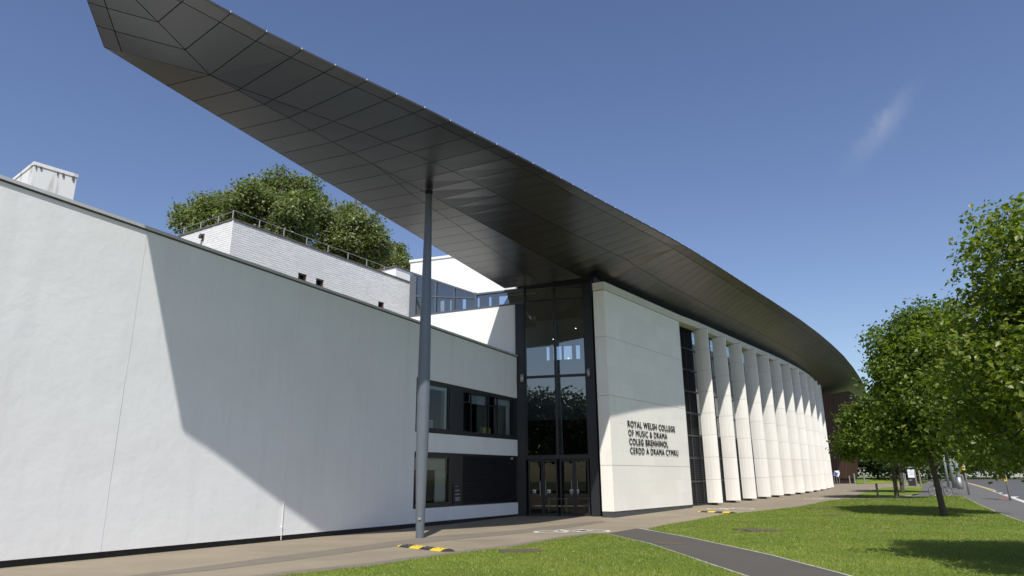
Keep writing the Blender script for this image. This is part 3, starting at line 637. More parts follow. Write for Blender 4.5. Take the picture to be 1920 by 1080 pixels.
# lettering
def glyphs(txt, bold):
    cu = bpy.data.curves.new('lettering', 'FONT'); cu.body = txt; cu.size = 1.0; cu.extrude = 0.5; cu.offset = bold; cu.space_character = 1.15; cu.resolution_u = 3
    tmp = bpy.data.objects.new('tmp', cu); COL.objects.link(tmp); bpy.context.view_layer.update()
    me = bpy.data.meshes.new_from_object(tmp.evaluated_get(bpy.context.evaluated_depsgraph_get())); COL.objects.unlink(tmp); bpy.data.objects.remove(tmp)
    co = np.empty(len(me.vertices) * 3); me.vertices.foreach_get('co', co); return me, co.reshape(-1, 3)
def lettering(txt, width, cap, u, z, bold):
    """raised letters on stand-off pins, each letter a piece of its own"""
    line = ck(bpy.data.objects.new('lettering', None)); COL.objects.link(line); line['label'] = 'raised dark metal letters reading ' + txt
    full = glyphs(txt, bold)[1]; lo, hi = full.min(0), full.max(0)
    for k, ch in enumerate(txt):
        if ch == ' ': continue
        right = glyphs(txt[:k + 1], bold)[1].max(0)[0]; me, co = glyphs(ch, bold); x = co[:, 0] - co[:, 0].max() + right
        uu = (x - lo[0]) / (hi[0] - lo[0]) * width + u; zz = co[:, 1] / .70 * cap + z
        dd = 0.012 + (co[:, 2] + .5) * 0.022
        xy = S.p[None] + S.e[None] * uu[:, None] + S.n[None] * dd[:, None]
        me.vertices.foreach_set('co', np.column_stack([xy, zz]).ravel()); me.materials.clear(); me.materials.append(M['letters']); me.update()
        bm = bmesh.new(); bm.from_mesh(me); bmesh.ops.remove_doubles(bm, verts=bm.verts[:], dist=.0004); bmesh.ops.recalc_face_normals(bm, faces=bm.faces[:]); bm.to_mesh(me); bm.free()
        link('letter', me, line)
lettering('ROYAL WELSH COLLEGE', 5.05, 0.275, 1.56, 3.79, 0.006); lettering('OF MUSIC & DRAMA', 4.05, 0.275, 1.58, 3.40, -0.004)
lettering('COLEG BRENHINOL', 4.05, 0.275, 1.62, 3.02, 0.006); lettering('CERDD A DRAMA CYMRU', 5.15, 0.275, 1.66, 2.635, -0.004)

# ---- facade line behind the fins, at the face of the stone beam
FIN_TOP = [(1312.3, 616), (1348, 631), (1378, 643), (1404.5, 655), (1428.2, 665), (1450.2, 674), (1469.5, 684), (1486, 691), (1501.1, 699), (1513.5, 706), (1522.5, 714), (1528.5, 721)]
fin_c = [atz(x, y, 9.80)[:2] for x, y in FIN_TOP]
# even the spacing out along a smooth curve
fx = np.array([p[0] for p in fin_c]); fy = np.array([p[1] for p in fin_c]); tt = np.arange(12)
px_, py_ = np.polyfit(tt, fx, 3), np.polyfit(tt, fy, 3)
fin_c = [np.array([np.polyval(px_, t), np.polyval(py_, t)]) for t in tt]
fac = [sC + (sR - sC) * k for k in (0, .33, .66, 1.0)] + [fin_c[i] for i in range(12)]
d_end = unit(fin_c[11] - fin_c[10]); p = fin_c[11].copy(); ang = math.atan2(d_end[0], d_end[1])
for k in range(9):
    ang -= math.radians(3.0); p = p + np.array([math.sin(ang), math.cos(ang)]) * 2.6; fac.append(p.copy())
fac = np.array(fac); fac_s = np.concatenate([[0], np.cumsum(np.hypot(*np.diff(fac, axis=0).T))])
def fac_at(s): return np.array([np.interp(s, fac_s, fac[:, 0]), np.interp(s, fac_s, fac[:, 1])])
def fac_t(s): return unit(fac_at(s + .8) - fac_at(s - .8)) if s > .8 else unit(fac[1] - fac[0])
def fac_n(s): t = fac_t(s); return np.array([t[1], -t[0]])
S_FIN = [fac_s[4 + i] for i in range(12)]
# beam running over the fins (continues the stone cap)
for k in range(20):
    a = -0.0 + k * (S_FIN[11] + 0.6) / 20; b = (k + 1) * (S_FIN[11] + 0.6) / 20
    pa, pb, na, nb = fac_at(a), fac_at(b), fac_n(a), fac_n(b); o_ = 0.02
    e = unit(pb - pa) * .003
    mb = MB(); mb.hexa([(*(pa + na * o_ + e), 9.76), (*(pb + nb * o_ - e), 9.76), (*(pb - nb * .55 - e), 9.76), (*(pa - na * .55 + e), 9.76),
                        (*(pa + na * o_ + e), 10.12), (*(pb + nb * o_ - e), 10.12), (*(pb - nb * .55 - e), 10.12), (*(pa - na * .55 + e), 10.12)])
    ck(mb.build('beam_block', M['stone_band']))
mb = MB(); S2.box(mb, -0.01, S2.L - .022, 9.76, 10.12, -0.5, 0.02); ck(mb.build('beam_block', M['stone_band']))
# fins: tall stone blades standing square to the facade, stacked from panels
fin_me = {}
FH = [0, 1, 2, 3, 4, 5, 6, 7]
for i, s in enumerate(S_FIN):
    c, t, n = fin_c[i], fac_t(s), fac_n(s); g0 = gz(c[1]); zb = g0 + 0.13; zt_ = 9.74
    fin = ck(bpy.data.objects.new('fin', None)); COL.objects.link(fin)
    prof = [(-.42, .0), (-.40, .055), (-.2, .095), (0, .11), (.2, .095), (.40, .055), (.42, 0), (.40, -.055), (0, -.09), (-.40, -.055)]
    ring = [c + n * a - t * b for a, b in prof]
    for k in range(8):
        a = zb + (zt_ - zb) * k / 8; b = zb + (zt_ - zb) * (k + 1) / 8
        mb = MB(); mb.prism(ring, a + (0 if k == 0 else .006), b - .006); o = mb.build('fin_panel', M['fin']); o.parent = fin
    mb = MB(); mb.prism([c + n * a * .9 - t * b * .8 for a, b in prof], zb + .03, zt_ + .02); o = mb.build('fin_core', M['joint']); o.parent = fin
    mb = MB(); mb.prism([c - t * .06 - n * .2, c + t * .06 - n * .2, c + t * .06 + n * .1, c - t * .06 + n * .1], g0 - .05, zb + .02); o = mb.build('fin_foot', M['dark_metal']); o.parent = fin
# recessed wall behind the fins: louvres in the first bay, glazing in the others
bays = [SLEN + 0.0] + S_FIN + [S_FIN[-1] + 2.4]
for i in range(len(bays) - 1):
    a, b = bays[i], bays[i + 1]
    pa, pb = fac_at(a) - fac_n(a) * .62, fac_at(b) - fac_n(b) * .62; Fb = Frame(pa, pb); g0 = gz(pa[1])
    rows = [g0 + .05 + (9.75 - g0) * k / 8 for k in range(9)]
    for z in rows:
        mb = MB(); Fb.box(mb, 0, Fb.L, z - .045, z + .045, -0.12, 0.03); ck(mb.build('bay_transom', DK))
    for u in ((0.03, Fb.L * .66) if i == 0 else (0.03, Fb.L / 2)):
        mb = MB(); Fb.box(mb, u - .03, u + .03, g0, 9.75, -0.14, 0.035); ck(mb.build('bay_mullion', DK))
    lo = 8 if i == 0 else 3
    if lo:
        mb = MB()
        nz = int((rows[lo] - rows[0]) / .105)
        for k in range(nz):
            z = rows[0] + .06 + k * .105
            mb.hexa([Fb.at(.04, z, .01), Fb.at(Fb.L, z, .01), Fb.at(Fb.L, z + .07, -.07), Fb.at(.04, z + .07, -.07), Fb.at(.04, z + .02, .01), Fb.at(Fb.L, z + .02, .01), Fb.at(Fb.L, z + .09, -.07), Fb.at(.04, z + .09, -.07)])
        stuff(ck(mb.build('louvre_slats', M['slat'])))
    mb = MB(); Fb.box(mb, 0, Fb.L, g0, rows[lo], -0.3, -0.13); ck(mb.build('louvre_backing', M['plinth']))
    for k in range(lo, 8):
        mb = MB(); mb.poly([Fb.at(.0, rows[k], -.03), Fb.at(Fb.L, rows[k], -.03), Fb.at(Fb.L, rows[k + 1], -.03), Fb.at(0, rows[k + 1], -.03)]); ck(mb.build('bay_pane', M['glass']))
    if lo < 8:
        mb = MB(); Fb.box(mb, 0, Fb.L, rows[lo] - .05, 9.75, -1.6, -1.5); ck(mb.build('bay_inner_wall', M['room_dark']))
# clerestory strip between beam and soffit
mb = MB()
ss = np.linspace(0, S_FIN[-1] + 16, 40)
for a, b in zip(ss[:-1], ss[1:]):
    pa, pb = fac_at(a) - fac_n(a) * .5, fac_at(b) - fac_n(b) * .5
    mb.poly([(*pa, 9.7), (*pb, 9.7), (*pb, 11.4), (*pa, 11.4)])
ck(mb.build('clerestory', M['shell']))

# ------------------------------------------------------------------ canopy
CU, C0 = np.array([.65, .76]), np.array([-2.63, 20.7])
def atb(x, y, base, k1, k2, smax=99):
    z = base
    for _ in range(50):
        P = atz(x, y, z); s = (P[:2] - C0) @ CU
        z = base + (k1 * s if s < 0 else k2 * min(s, smax))
    return P
def E_(x, y):
    z = 10.75
    for _ in range(60):
        P = atz(x, y, z); s = (P[:2] - C0) @ CU
        z = 10.75 + (.108 * (math.sqrt(s * s + 4) - 2) if s < 0 else 1.5 * (1 - math.exp(-(s / 11) ** 1.25)))
    return P
def Lf(x, y): return atb(x, y, 10.60, -.060, -.030)
K = atb(393.7, 140.6, 10.69, -.05, 0); GC = atz(1092, 521, 10.36)
edge_px = [(108, -150), (200, -98), (300, -45), (385, 0), (434, 27), (499, 62), (600, 112), (715, 166), (803, 208), (881, 248), (950, 283), (1010, 314.4), (1064, 343), (1113, 370), (1156, 393), (1196, 414), (1231, 433), (1264, 451),
           (1300, 472), (1350, 503), (1400, 535), (1450, 567), (1500, 600), (1535, 626), (1560, 647), (1582, 668), (1600, 690), (1612, 708), (1620, 722), (1625, 738), (1624, 747), (1617, 752)]
edge3 = np.array([E_(*q) for q in edge_px])
# pull the far end of the roof in a little and keep it level
es = np.concatenate([[0], np.cumsum(np.linalg.norm(np.diff(edge3, axis=0), axis=1))])
def edge_at(s): return np.array([np.interp(s, es, edge3[:, k]) for k in range(3)])
s_e0 = es[5]; s_e24 = es[17]; st = (s_e24 - s_e0) / 24
n_tip = max(2, int(round(s_e0 / st)))
r_pts = [K + (GC - K) * i / 24 for i in range(25)]
T3 = edge3[0]; Cl = np.array(Lf(195, 88.5)); Cl_in = np.array(Lf(216, 101.5))
Ed = [edge_at(s_e0 + st * i) for i in range(25)]
l0, l24 = np.array(Lf(312.5, 161)), np.array(atz(946, 541, 10.35)); Ll = [l0 + (l24 - l0) * i / 24 for i in range(25)]
canopy = ck(bpy.data.objects.new('roof_canopy', None)); COL.objects.link(canopy)
def cap_(o): o.parent = canopy; return o
shellB, shellT = MB(), MB()
n_panel = 0; far = MB()
def panel(q, gap=.02, single=True):
    """one soffit cassette; q in order round the quad (or triangle), seen from below"""
    global n_panel
    q = [np.array(p, float) for p in q]; c = sum(q) / len(q)
    r = []
    m = len(q)
    for i in range(m):
        a, b, d = q[i - 1], q[i], q[(i + 1) % m]
        e1, e2 = a - b, d - b; l1, l2 = np.linalg.norm(e1), np.linalg.norm(e2)
        if l1 < 1e-4 or l2 < 1e-4: return
        e1, e2 = e1 / l1, e2 / l2; sn = max(.25, np.linalg.norm(np.cross(e1, e2)))
        r.append(b + (e1 + e2) * min(gap / 2 / sn, .3 * min(l1, l2)))
    up = np.array([0, 0, .035])
    tgt = MB() if single else far; b = len(tgt.v)
    nv = np.cross(r[1] - r[0], r[-1] - r[0])
    if nv[2] > 0: r = r[::-1]
    tgt.v += [tuple(p) for p in r] + [tuple(p + up) for p in r]
    tgt.f.append(tuple(b + i for i in range(m)))
    for i in range(m): j = (i + 1) % m; tgt.f.append((b + j, b + i, b + m + i, b + m + j))
    if single: cap_(tgt.build('soffit_panel', M['soffit'])); n_panel += 1
def lerp(a, b, t): return a + (b - a) * t
def split(inner, outer, dist):
    d = np.linalg.norm(outer - inner); return lerp(outer, inner, min(1.0, dist / d))
SW = 0.36
def strip_pt(e, inner):
    h = inner - e; L_ = np.linalg.norm(h[:2]); p = e + h * (SW / L_); p[2] -= 0.012; return p
def shell_quad(a, b, c, d, ta, tb, tc, td):
    up, lo = np.array([0, 0, .16]), np.array([0, 0, .045]); shellB.poly([a + lo, b + lo, c + up, d + up])
    z = lambda p, t: p + np.array([0, 0, t]); shellT.poly([z(a, ta), z(b, tb), z(c, tc), z(d, td)])
TE, TR = 0.06, 1.0
def rows(i0, i1, e0, e1, in0, in1, single):
    s0, s1 = strip_pt(e0, in0), strip_pt(e1, in1); j0, j1 = split(in0, s0, 1.85), split(in1, s1, 1.85)
    panel([e0, e1, s1, s0], .018, single); panel([s0, s1, j1, j0], .02, single)
    d0, d1 = np.linalg.norm(j0 - in0), np.linalg.norm(j1 - in1)
    if max(d0, d1) > .02:
        panel([j0, j1, in1, in0] if min(d0, d1) > .02 else [j1, in1, in0] if d1 > d0 else [j0, in1, in0], .02, single)
    shell_quad(e0, e1, in1, in0, TE, TE, TR, TR)
for i in range(24): rows(i, i + 1, Ed[i], Ed[i + 1], r_pts[i], r_pts[i + 1], True)
# hip towards the tip
hip = [K + (T3 - K) * k / n_tip for k in range(n_tip + 1)]; ed_t = [edge_at(s_e0 * (1 - k / n_tip)) for k in range(n_tip + 1)]
tipE = [Cl + (T3 - Cl) * k / n_tip for k in range(n_tip + 1)]
for k in range(n_tip - 1):
    rows(0, 0, ed_t[k], ed_t[k + 1], hip[k], hip[k + 1], True)
    a, b = tipE[k], tipE[k + 1]; sa, sb = strip_pt(a, hip[k]), strip_pt(b, hip[k + 1])
    panel([a, b, sb, sa], .018); panel([sa, sb, hip[k + 1], hip[k]], .02); shell_quad(a, b, hip[k + 1], hip[k], TE, TE, TR if k < n_tip - 2 else .4, TR)
panel([ed_t[n_tip - 1], T3, tipE[n_tip - 1], hip[n_tip - 1]]); shell_quad(ed_t[n_tip - 1], T3, tipE[n_tip - 1], hip[n_tip - 1], TE, TE, TE, .4)
panel([Cl, l0, K]); shell_quad(Cl, l0, K, K, TE, TE, TR, TR)
for i in range(24):
    a, b = Ll[i], Ll[i + 1]; j0, j1 = split(r_pts[i], a, 1.95 + .8 * max(0, 1 - i / 10)), split(r_pts[i + 1], b, 1.95 + .8 * max(0, 1 - (i + 1) / 10))
    panel([a, b, j1, j0], .02)
    if np.linalg.norm(j1 - r_pts[i + 1]) > .02: panel([j0, j1, r_pts[i + 1], r_pts[i]] if np.linalg.norm(j0 - r_pts[i]) > .02 else [j1, r_pts[i + 1], r_pts[i]], .02)
    shell_quad(a, b, r_pts[i + 1], r_pts[i], TE, TE, TR, TR)
# along the curved facade
n_far = int((es[-1] - s_e24) / st); inner = []; e_far = []
fs = np.linspace(0, fac_s[-1], 600); fp = np.array([fac_at(s) - fac_n(s) * .45 for s in fs]); smin = 0
for i in range(n_far + 1):
    e = edge_at(s_e24 + st * i); e_far.append(e)
    if i == 0: inner.append(GC.copy()); continue
    d = np.hypot(*(fp - e[:2]).T); d[fs < smin] = 1e9; k = int(np.argmin(d)); s = min(fs[k], smin + 1.6 * st) if i > 3 else min(fs[k], st * i * 1.1); smin = s
    q = fac_at(s) - fac_n(s) * .45; inner.append(np.array([q[0], q[1], 10.36 + .002 * min(i, 40)]))
N_SINGLE = 46
for i in range(n_far): rows(0, 0, e_far[i], e_far[i + 1], inner[i], inner[i + 1], i < N_SINGLE)
# closing web at the far end
endc = inner[-1]; back = [np.array(E_(1600, 754.5)), np.array(E_(1570, 755)), np.array([endc[0] - 3, endc[1] + 9, 11.6])]
seq = [e_far[-1]] + back
for a, b in zip(seq[:-1], seq[1:]): panel([a, b, endc], .02, False); shell_quad(a, b, endc, endc, TE, TE, TR, TR)
stuff(cap_(far.build('soffit_panels', M['soffit'])))
# edge closers between underside and top
clos = MB()
loop = [Cl] + tipE[1:] + ed_t[::-1][1:] + Ed[1:] + e_far[1:] + back
for a, b in zip(loop[:-1], loop[1:]):
    clos.poly([a + (0, 0, .0), b + (0, 0, .0), b + (0, 0, TE), a + (0, 0, TE)])
for a, b in zip([Cl] + Ll[:-1], Ll): clos.poly([a, b, b + (0, 0, TE), a + (0, 0, TE)])
cap_(clos.build('edge_trim', M['shell'])); cap_(shellB.build('roof_deck', M['shell'])); cap_(shellT.build('roof_covering', M['roof_top']))
# pale boxes added at the edge joints for the bright ticks of sunlit gaps
tick_me = MB().box(-.010, .010, -.012, .012, -.012, .022).mesh('edge_tick', M['clip'])
for p_ in [ed_t[k] for k in range(1, n_tip)] + Ed + e_far[1:22] + [tipE[k] for k in range(1, n_tip)]:
    o = link('edge_tick', tick_me); o.location = p_ + np.array([.02, -.02, .03]); cap_(o)
# ---- cigar-shaped column
cb_, ct_ = gnd(792.5, 1008), None
cx, cy = -2.70, 20.55
i_c = min(range(25), key=lambda i: np.hypot(*(r_pts[i][:2] - (cx, cy))))
H_C = 10.72
mb = MB(); prof = [(0, .115), (.6, .132), (1.4, .155), (2.4, .178), (3.3, .188), (3.66, .190)]
mb.tube([(cx, cy, z) for z, r in prof], [r for z, r in prof], 32, False); col = ck(bpy.data.objects.new('column', None)); COL.objects.link(col)
def colk(o): o.parent = col; return o
colk(mb.build('lower_shaft', M['column'], None, True))
prof = [(3.665, .190), (4.6, .188), (5.8, .178), (7.2, .158), (8.6, .134), (10.0, .112), (H_C, .103)]
mb = MB(); mb.tube([(cx, cy, z) for z, r in prof], [r for z, r in prof], 32, False); colk(mb.build('upper_shaft', M['column'], None, True))
mb = MB(); mb.tube([(cx, cy, H_C - .12), (cx, cy, H_C + .02)], .125, 24); colk(mb.build('cap_plate', M['dark_metal']))
mb = MB(); mb.box(cx - .035, cx + .035, cy - .160, cy - .128, .50, .56); colk(mb.build('access_plate', M['galv']))

# ================================================================== WHITE BRICK BLOCK BEHIND
bc = atz(437.7, 409, 11.14)[:2]; bdir = W.e; bperp = np.array([-W.e[1], W.e[0]])
ZB = 11.14
brick = thing('brick_block', (*bc, 0), 'white painted brick block with dirty coping behind the rendered wing', 'building')
def bk(o): return keep(o, brick)
BF = Frame(bc, bc + bdir * 10.2); BFL = Frame(bc, bc + bperp * 3.4, True)
def bricks(Fm, L, z0, z1, holes, name):
    ch, bl = 0.088, 0.26; mb = MB(); r = 0; z = z0
    while z < z1 - .02:
        u = -(r % 2) * bl / 2
        while u < L:
            a, b = max(u, 0) + .005, min(u + bl, L) - .005
            zz0, zz1 = z + .006, min(z + ch - .006, z1)
            spans = [(a, b)]
            for h in holes:
                if h[2] < (zz0 + zz1) / 2 < h[3]: spans = [q for p_, q_ in spans for q in ((p_, min(q_, h[0])), (max(p_, h[1]), q_))]
            for a, b in sorted(set(spans)):
                if b - a < .02: continue
                d = random.uniform(-.002, .003)
                A = [Fm.at(a, zz0, d), Fm.at(b, zz0, d), Fm.at(b, zz1, d), Fm.at(a, zz1, d)]; B = [Fm.at(a, zz0, -.03), Fm.at(b, zz0, -.03), Fm.at(b, zz1, -.03), Fm.at(a, zz1, -.03)]
                k = len(mb.v); mb.v += A + B; mb.f += [(k, k + 1, k + 2, k + 3), (k, k + 4, k + 5, k + 1), (k + 2, k + 6, k + 7, k + 3), (k + 1, k + 5, k + 6, k + 2), (k, k + 3, k + 7, k + 4)]
            u += bl
        z += ch; r += 1
    o = stuff(bk(mb.build(name, M['brick']))); return o
def bf_uz(x, y):
    d = ray(x, y); n = BF.n; t = (n @ BF.p) / (n @ d[:2]); P = np.array([0, 0, EYE]) + d * t; return (P[:2] - BF.p) @ BF.e, P[2]
holes = []
for (x0, y0, x1, y1) in ((560, 509, 575, 527), (593, 521, 607, 538), (709.5, 563, 720, 578)):
    ua, za = bf_uz(x0, y0); ub, zb2 = bf_uz(x1, (y0 + y1) / 2 + 5); uc, zc = bf_uz(x0, y1); holes.append((ua, ub, 7.2 + .088 * round((za - .50 - 7.2) / .088), 7.2 + .088 * round((za - 7.2) / .088)))
bricks(BF, 10.2, 7.2, ZB - .08, holes, 'brickwork'); bricks(BFL, 3.4, 8.6, ZB - .08, [], 'brickwork')
mb = MB(); zs = sorted({6.0, ZB - .02} | {h[2] for h in holes} | {h[3] for h in holes})
body = [(0, 10.2, 6.0, min(h[2] for h in holes))]
# backing wall pieces around the window openings
hs = sorted(holes); u = .03
for h in hs:
    BF.box(mb, u, h[0], 6.0, ZB - .02, -.25, -.022); BF.box(mb, h[0], h[1], 6.0, h[2], -.25, -.022); BF.box(mb, h[0], h[1], h[3], ZB - .02, -.25, -.022); u = h[1]
BF.box(mb, u, 10.2, 6.0, ZB - .02, -.25, -.022); bk(mb.build('backing_wall', M['mortar']))
mb = MB(); BFL.box(mb, 0.251, 3.4, 6.0, ZB - .02, -.25, -.022); bk(mb.build('backing_wall', M['mortar']))
mb = MB(); mb.poly([BF.at(0, ZB - .1, -.1), BF.at(10.2, ZB - .1, -.1), BF.at(10.2, ZB - .1, -6), BF.at(0, ZB - .1, -3.4)]); bk(mb.build('flat_roof', M['roof_top']))
for h in hs:
    win = bk(bpy.data.objects.new('window', None)); COL.objects.link(win)
    mb = MB(); BF.box(mb, h[0], h[1], h[2], h[3], -.26, -.2); o = mb.build('pane', M['black_glass']); o.parent = win
    mb = MB(); BF.box(mb, h[1] - .035, h[1], h[2], h[3], -.2, -.02); BF.box(mb, h[0], h[1] - .035, h[2], h[2] + .03, -.2, -.02); o = mb.build('reveal', M['rust']); o.parent = win
for k in range(8):
    mb = MB(); BF.box(mb, 10.2 * k / 8 + .003, 10.2 * (k + 1) / 8 - .003, ZB - .075, ZB + random.uniform(-.01, .01), -.4, .03); bk(mb.build('coping', M['dirty_edge']))
for k in range(3):
    mb = MB(); BFL.box(mb, 3.4 * k / 3 + .033, 3.4 * (k + 1) / 3 - .003, ZB - .075, ZB + random.uniform(-.01, .01), -.4, .03); bk(mb.build('coping', M['dirty_edge']))
# edge railing set back from the coping
rail = bk(bpy.data.objects.new('railing', None)); COL.objects.link(rail)
def rl(mb, nm): o = mb.build(nm, M['galv']); o.parent = rail; return o
RH = ZB + .36
for u in (0.05, 1.25, 2.45, 3.65, 4.85, 6.05, 7.25, 8.45):
    rl(MB().tube([BF.at(u, ZB - .05, -.12), BF.at(u, RH, -.12)], .02, 6), 'rail_post')
for u in (1.1, 2.2, 3.3): rl(MB().tube([BFL.at(u, ZB - .05, -.12), BFL.at(u, RH, -.12)], .02, 6), 'rail_post')
rl(MB().tube([BF.at(0.05, RH, -.12), BF.at(9.0, RH, -.12)], .014, 6), 'handrail'); rl(MB().tube([BFL.at(0.1, RH, -.12), BFL.at(4.6, RH - .05, -.12)], .014, 6), 'handrail')
# bulkhead light on the left face
fl = thing('bulkhead_light', BFL.at(1.75, 10.68, 0.05), 'small black bulkhead light on the white brick wall', 'lamp')
mb = MB(); c = BFL.at(1.75, 10.72, .09); mb.tube([BFL.at(1.75, 10.80, .01), BFL.at(1.75, 10.78, .10), BFL.at(1.75, 10.66, .15)], [.05, .08, .06], 10); keep(mb.build('lamp_head', M['sign_black']), fl)
mb = MB(); BFL.box(mb, 1.69, 1.81, 10.58, 10.86, 0.003, .03); keep(mb.build('back_plate', M['rust']), fl)
# roof-top stair housing further back
pc = atz(743, 498, 12.6); pcx = pc[:2]
pent = thing('stair_housing', (*pcx, 0), 'small white stair housing on the flat roof behind the brick block', 'building')
PF = Frame(pcx, pcx + bdir * 2.6); PFL = Frame(pcx, pcx + bperp * 3.2, True)
mb = MB(); mb.prism([PF.at(0, 0), PF.at(2.6, 0), PF.at(2.6, 0, -3.2), PF.at(0, 0, -3.2)], 9.0, 12.52); keep(mb.build('wall', M['render_clean']), pent)
mb = MB(); mb.prism([PF.at(-.06, 0, .06), PF.at(2.66, 0, .06), PF.at(2.66, 0, -3.26), PF.at(-.06, 0, -3.26)], 12.523, 12.6); keep(mb.build('roof_edge', M['dirty_edge']), pent)
mb = MB(); PF.box(mb, 1.15, 1.75, 10.9, 11.75, .002, .03); dd = keep(mb.build('window', M['black_glass']), pent)
# roof-top tank housing at the far left
tc_ = atz(65, 303, 9.9)[:2]
tank = thing('tank_housing', (*tc_, 0), 'white stained box housing standing on the roof at the far left', 'roof housing')
TF = Frame(tc_, tc_ + unit(bdir + .12 * W.n) * 1.04); TFL = Frame(tc_, tc_ + bperp * 1.3, True)
mb = MB(); mb.prism([TF.at(0, 0), TF.at(1.04, 0), TF.at(1.03, 0, -1.9), TF.at(0, 0, -1.9)], 6.25, 9.80); keep(mb.build('casing', M['weathered']), tank)
mb = MB(); mb.prism([TF.at(-.02, 0, .02), TF.at(1.06, 0, .02), TF.at(1.05, 0, -1.92), TF.at(-.02, 0, -1.92)], 9.803, 9.9); keep(mb.build('lid', M['weathered']), tank)
for u in (0.04, 0.14, 0.55, 0.68, 0.92):
    mb = MB(); TF.box(mb, u, u + random.uniform(.02, .05), 9.66 + random.uniform(0, .08), 9.81, .021, .025); keep(mb.build('stain', M['dirty_edge']), tank)

# ================================================================== TIMBER AUDITORIUM
dr = gnd(1606, 905.2); v_ = unit(dr[:2]); dc = dr[:2] + 8.5 * np.array([-v_[1], v_[0]])
drum = thing('timber_auditorium', (*dc, gz(dc[1])), 'dark cedar clad drum leaning outwards beneath the far end of the canopy', 'building')
def dk(o): return keep(o, drum)
NB = 150; g0 = gz(dr[1]) - .05; ztop = 10.6; lean = 1.9
def drum_pt(a, z, off=0.0):
    R_ = 8.5 + lean * max(0, (z - g0)) / (ztop - g0) + off; return (dc[0] + R_ * math.cos(a), dc[1] + R_ * math.sin(a), z)
mb = MB(); n = 48
for k in range(n):
    a, b = 2 * math.pi * k / n, 2 * math.pi * (k + 1) / n; mb.poly([drum_pt(a, g0, -.06), drum_pt(b, g0, -.06), drum_pt(b, ztop, -.06), drum_pt(a, ztop, -.06)])
dk(mb.build('drum_core', M['timber_core']))
a0, a1 = math.radians(-150), math.radians(20)
for k in range(NB):
    a = a0 + (a1 - a0) * k / NB; b = a0 + (a1 - a0) * (k + .86) / NB; off = random.uniform(0, .035)
    for z0, z1 in ((g0 + .55, 3.4), (3.42, ztop)) if k % 3 else ((g0 + .55, ztop),):
        mb = MB(); mb.hexa([drum_pt(a, z0, off), drum_pt(b, z0, off), drum_pt(b, z0, -.05), drum_pt(a, z0, -.05), drum_pt(a, z1, off), drum_pt(b, z1, off), drum_pt(b, z1, -.05), drum_pt(a, z1, -.05)])
        dk(mb.build('timber_board', M['timber']))

# ================================================================== TREES
def tube_tree(mb, pts, r0, r1, n=8):
    k = len(pts); mb.tube(pts, [r0 + (r1 - r0) * i / (k - 1) for i in range(k)], n)
def crown_mesh(name, blobs, n_leaf, size, mat, seed, droop=0.35):
    r = np.random.default_rng(seed); vol = np.array([b[1] * b[2] * (b[3] if len(b) > 3 else b[2]) for b in blobs]) ** .75; cnt = (n_leaf * vol / vol.sum()).astype(int)
    C, Nn = [], []
    for b, m in zip(blobs, cnt):
        c = np.array(b[0]); rx, rz = b[1], b[2]
        # twig clusters inside the blob, leaves round each twig
        nt = max(4, m // 36); d = r.normal(size=(nt, 3)); d /= np.linalg.norm(d, axis=1)[:, None]
        rad = r.uniform(.35, 1.0, nt) ** .55 * (1 + .22 * np.sin(3.1 * d[:, 0] * 2 + seed) * np.cos(4.3 * d[:, 1] + d[:, 2] * 5))
        tw = c + d * rad[:, None] * np.array([rx, rx, rz])
        idx = r.integers(0, nt, m); spread = size * 2.1
        p = tw[idx] + np.clip(r.normal(size=(m, 3)), -1.5, 1.5) * spread * np.array([1, 1, .7]); C.append(p)
        nrm = d[idx] * .5 + r.normal(size=(m, 3)) * .6 + np.array([0, 0, .55]); Nn.append(nrm)
    C, Nn = np.concatenate(C), np.concatenate(Nn); n = len(C); Nn /= np.linalg.norm(Nn, axis=1)[:, None]
    a = np.cross(Nn, r.normal(size=(n, 3))); a /= np.linalg.norm(a, axis=1)[:, None]; b = np.cross(Nn, a)
    s = size * r.uniform(.6, 1.25, n)[:, None]
    # pointed leaf: base, left, tip, right with a folded midrib
    v = np.empty((n, 4, 3)); fold = Nn * s * .14
    v[:, 0] = C - a * s * .55; v[:, 1] = C + b * s * .42 + fold - a * s * .05; v[:, 2] = C + a * s * .62 - Nn * s * droop * .4; v[:, 3] = C - b * s * .42 + fold - a * s * .05
    me = bpy.data.meshes.new(name); me.vertices.add(n * 4); me.vertices.foreach_set('co', v.ravel())
    q = np.arange(n)[:, None] * 4; tri = np.concatenate([q + [0, 1, 2], q + [0, 2, 3]], axis=1).reshape(-1)
    me.loops.add(n * 6); me.loops.foreach_set('vertex_index', tri); me.polygons.add(n * 2); me.polygons.foreach_set('loop_start', np.arange(n * 2) * 3)
    me.materials.append(mat); me.update(calc_edges=True); me.validate(); return me
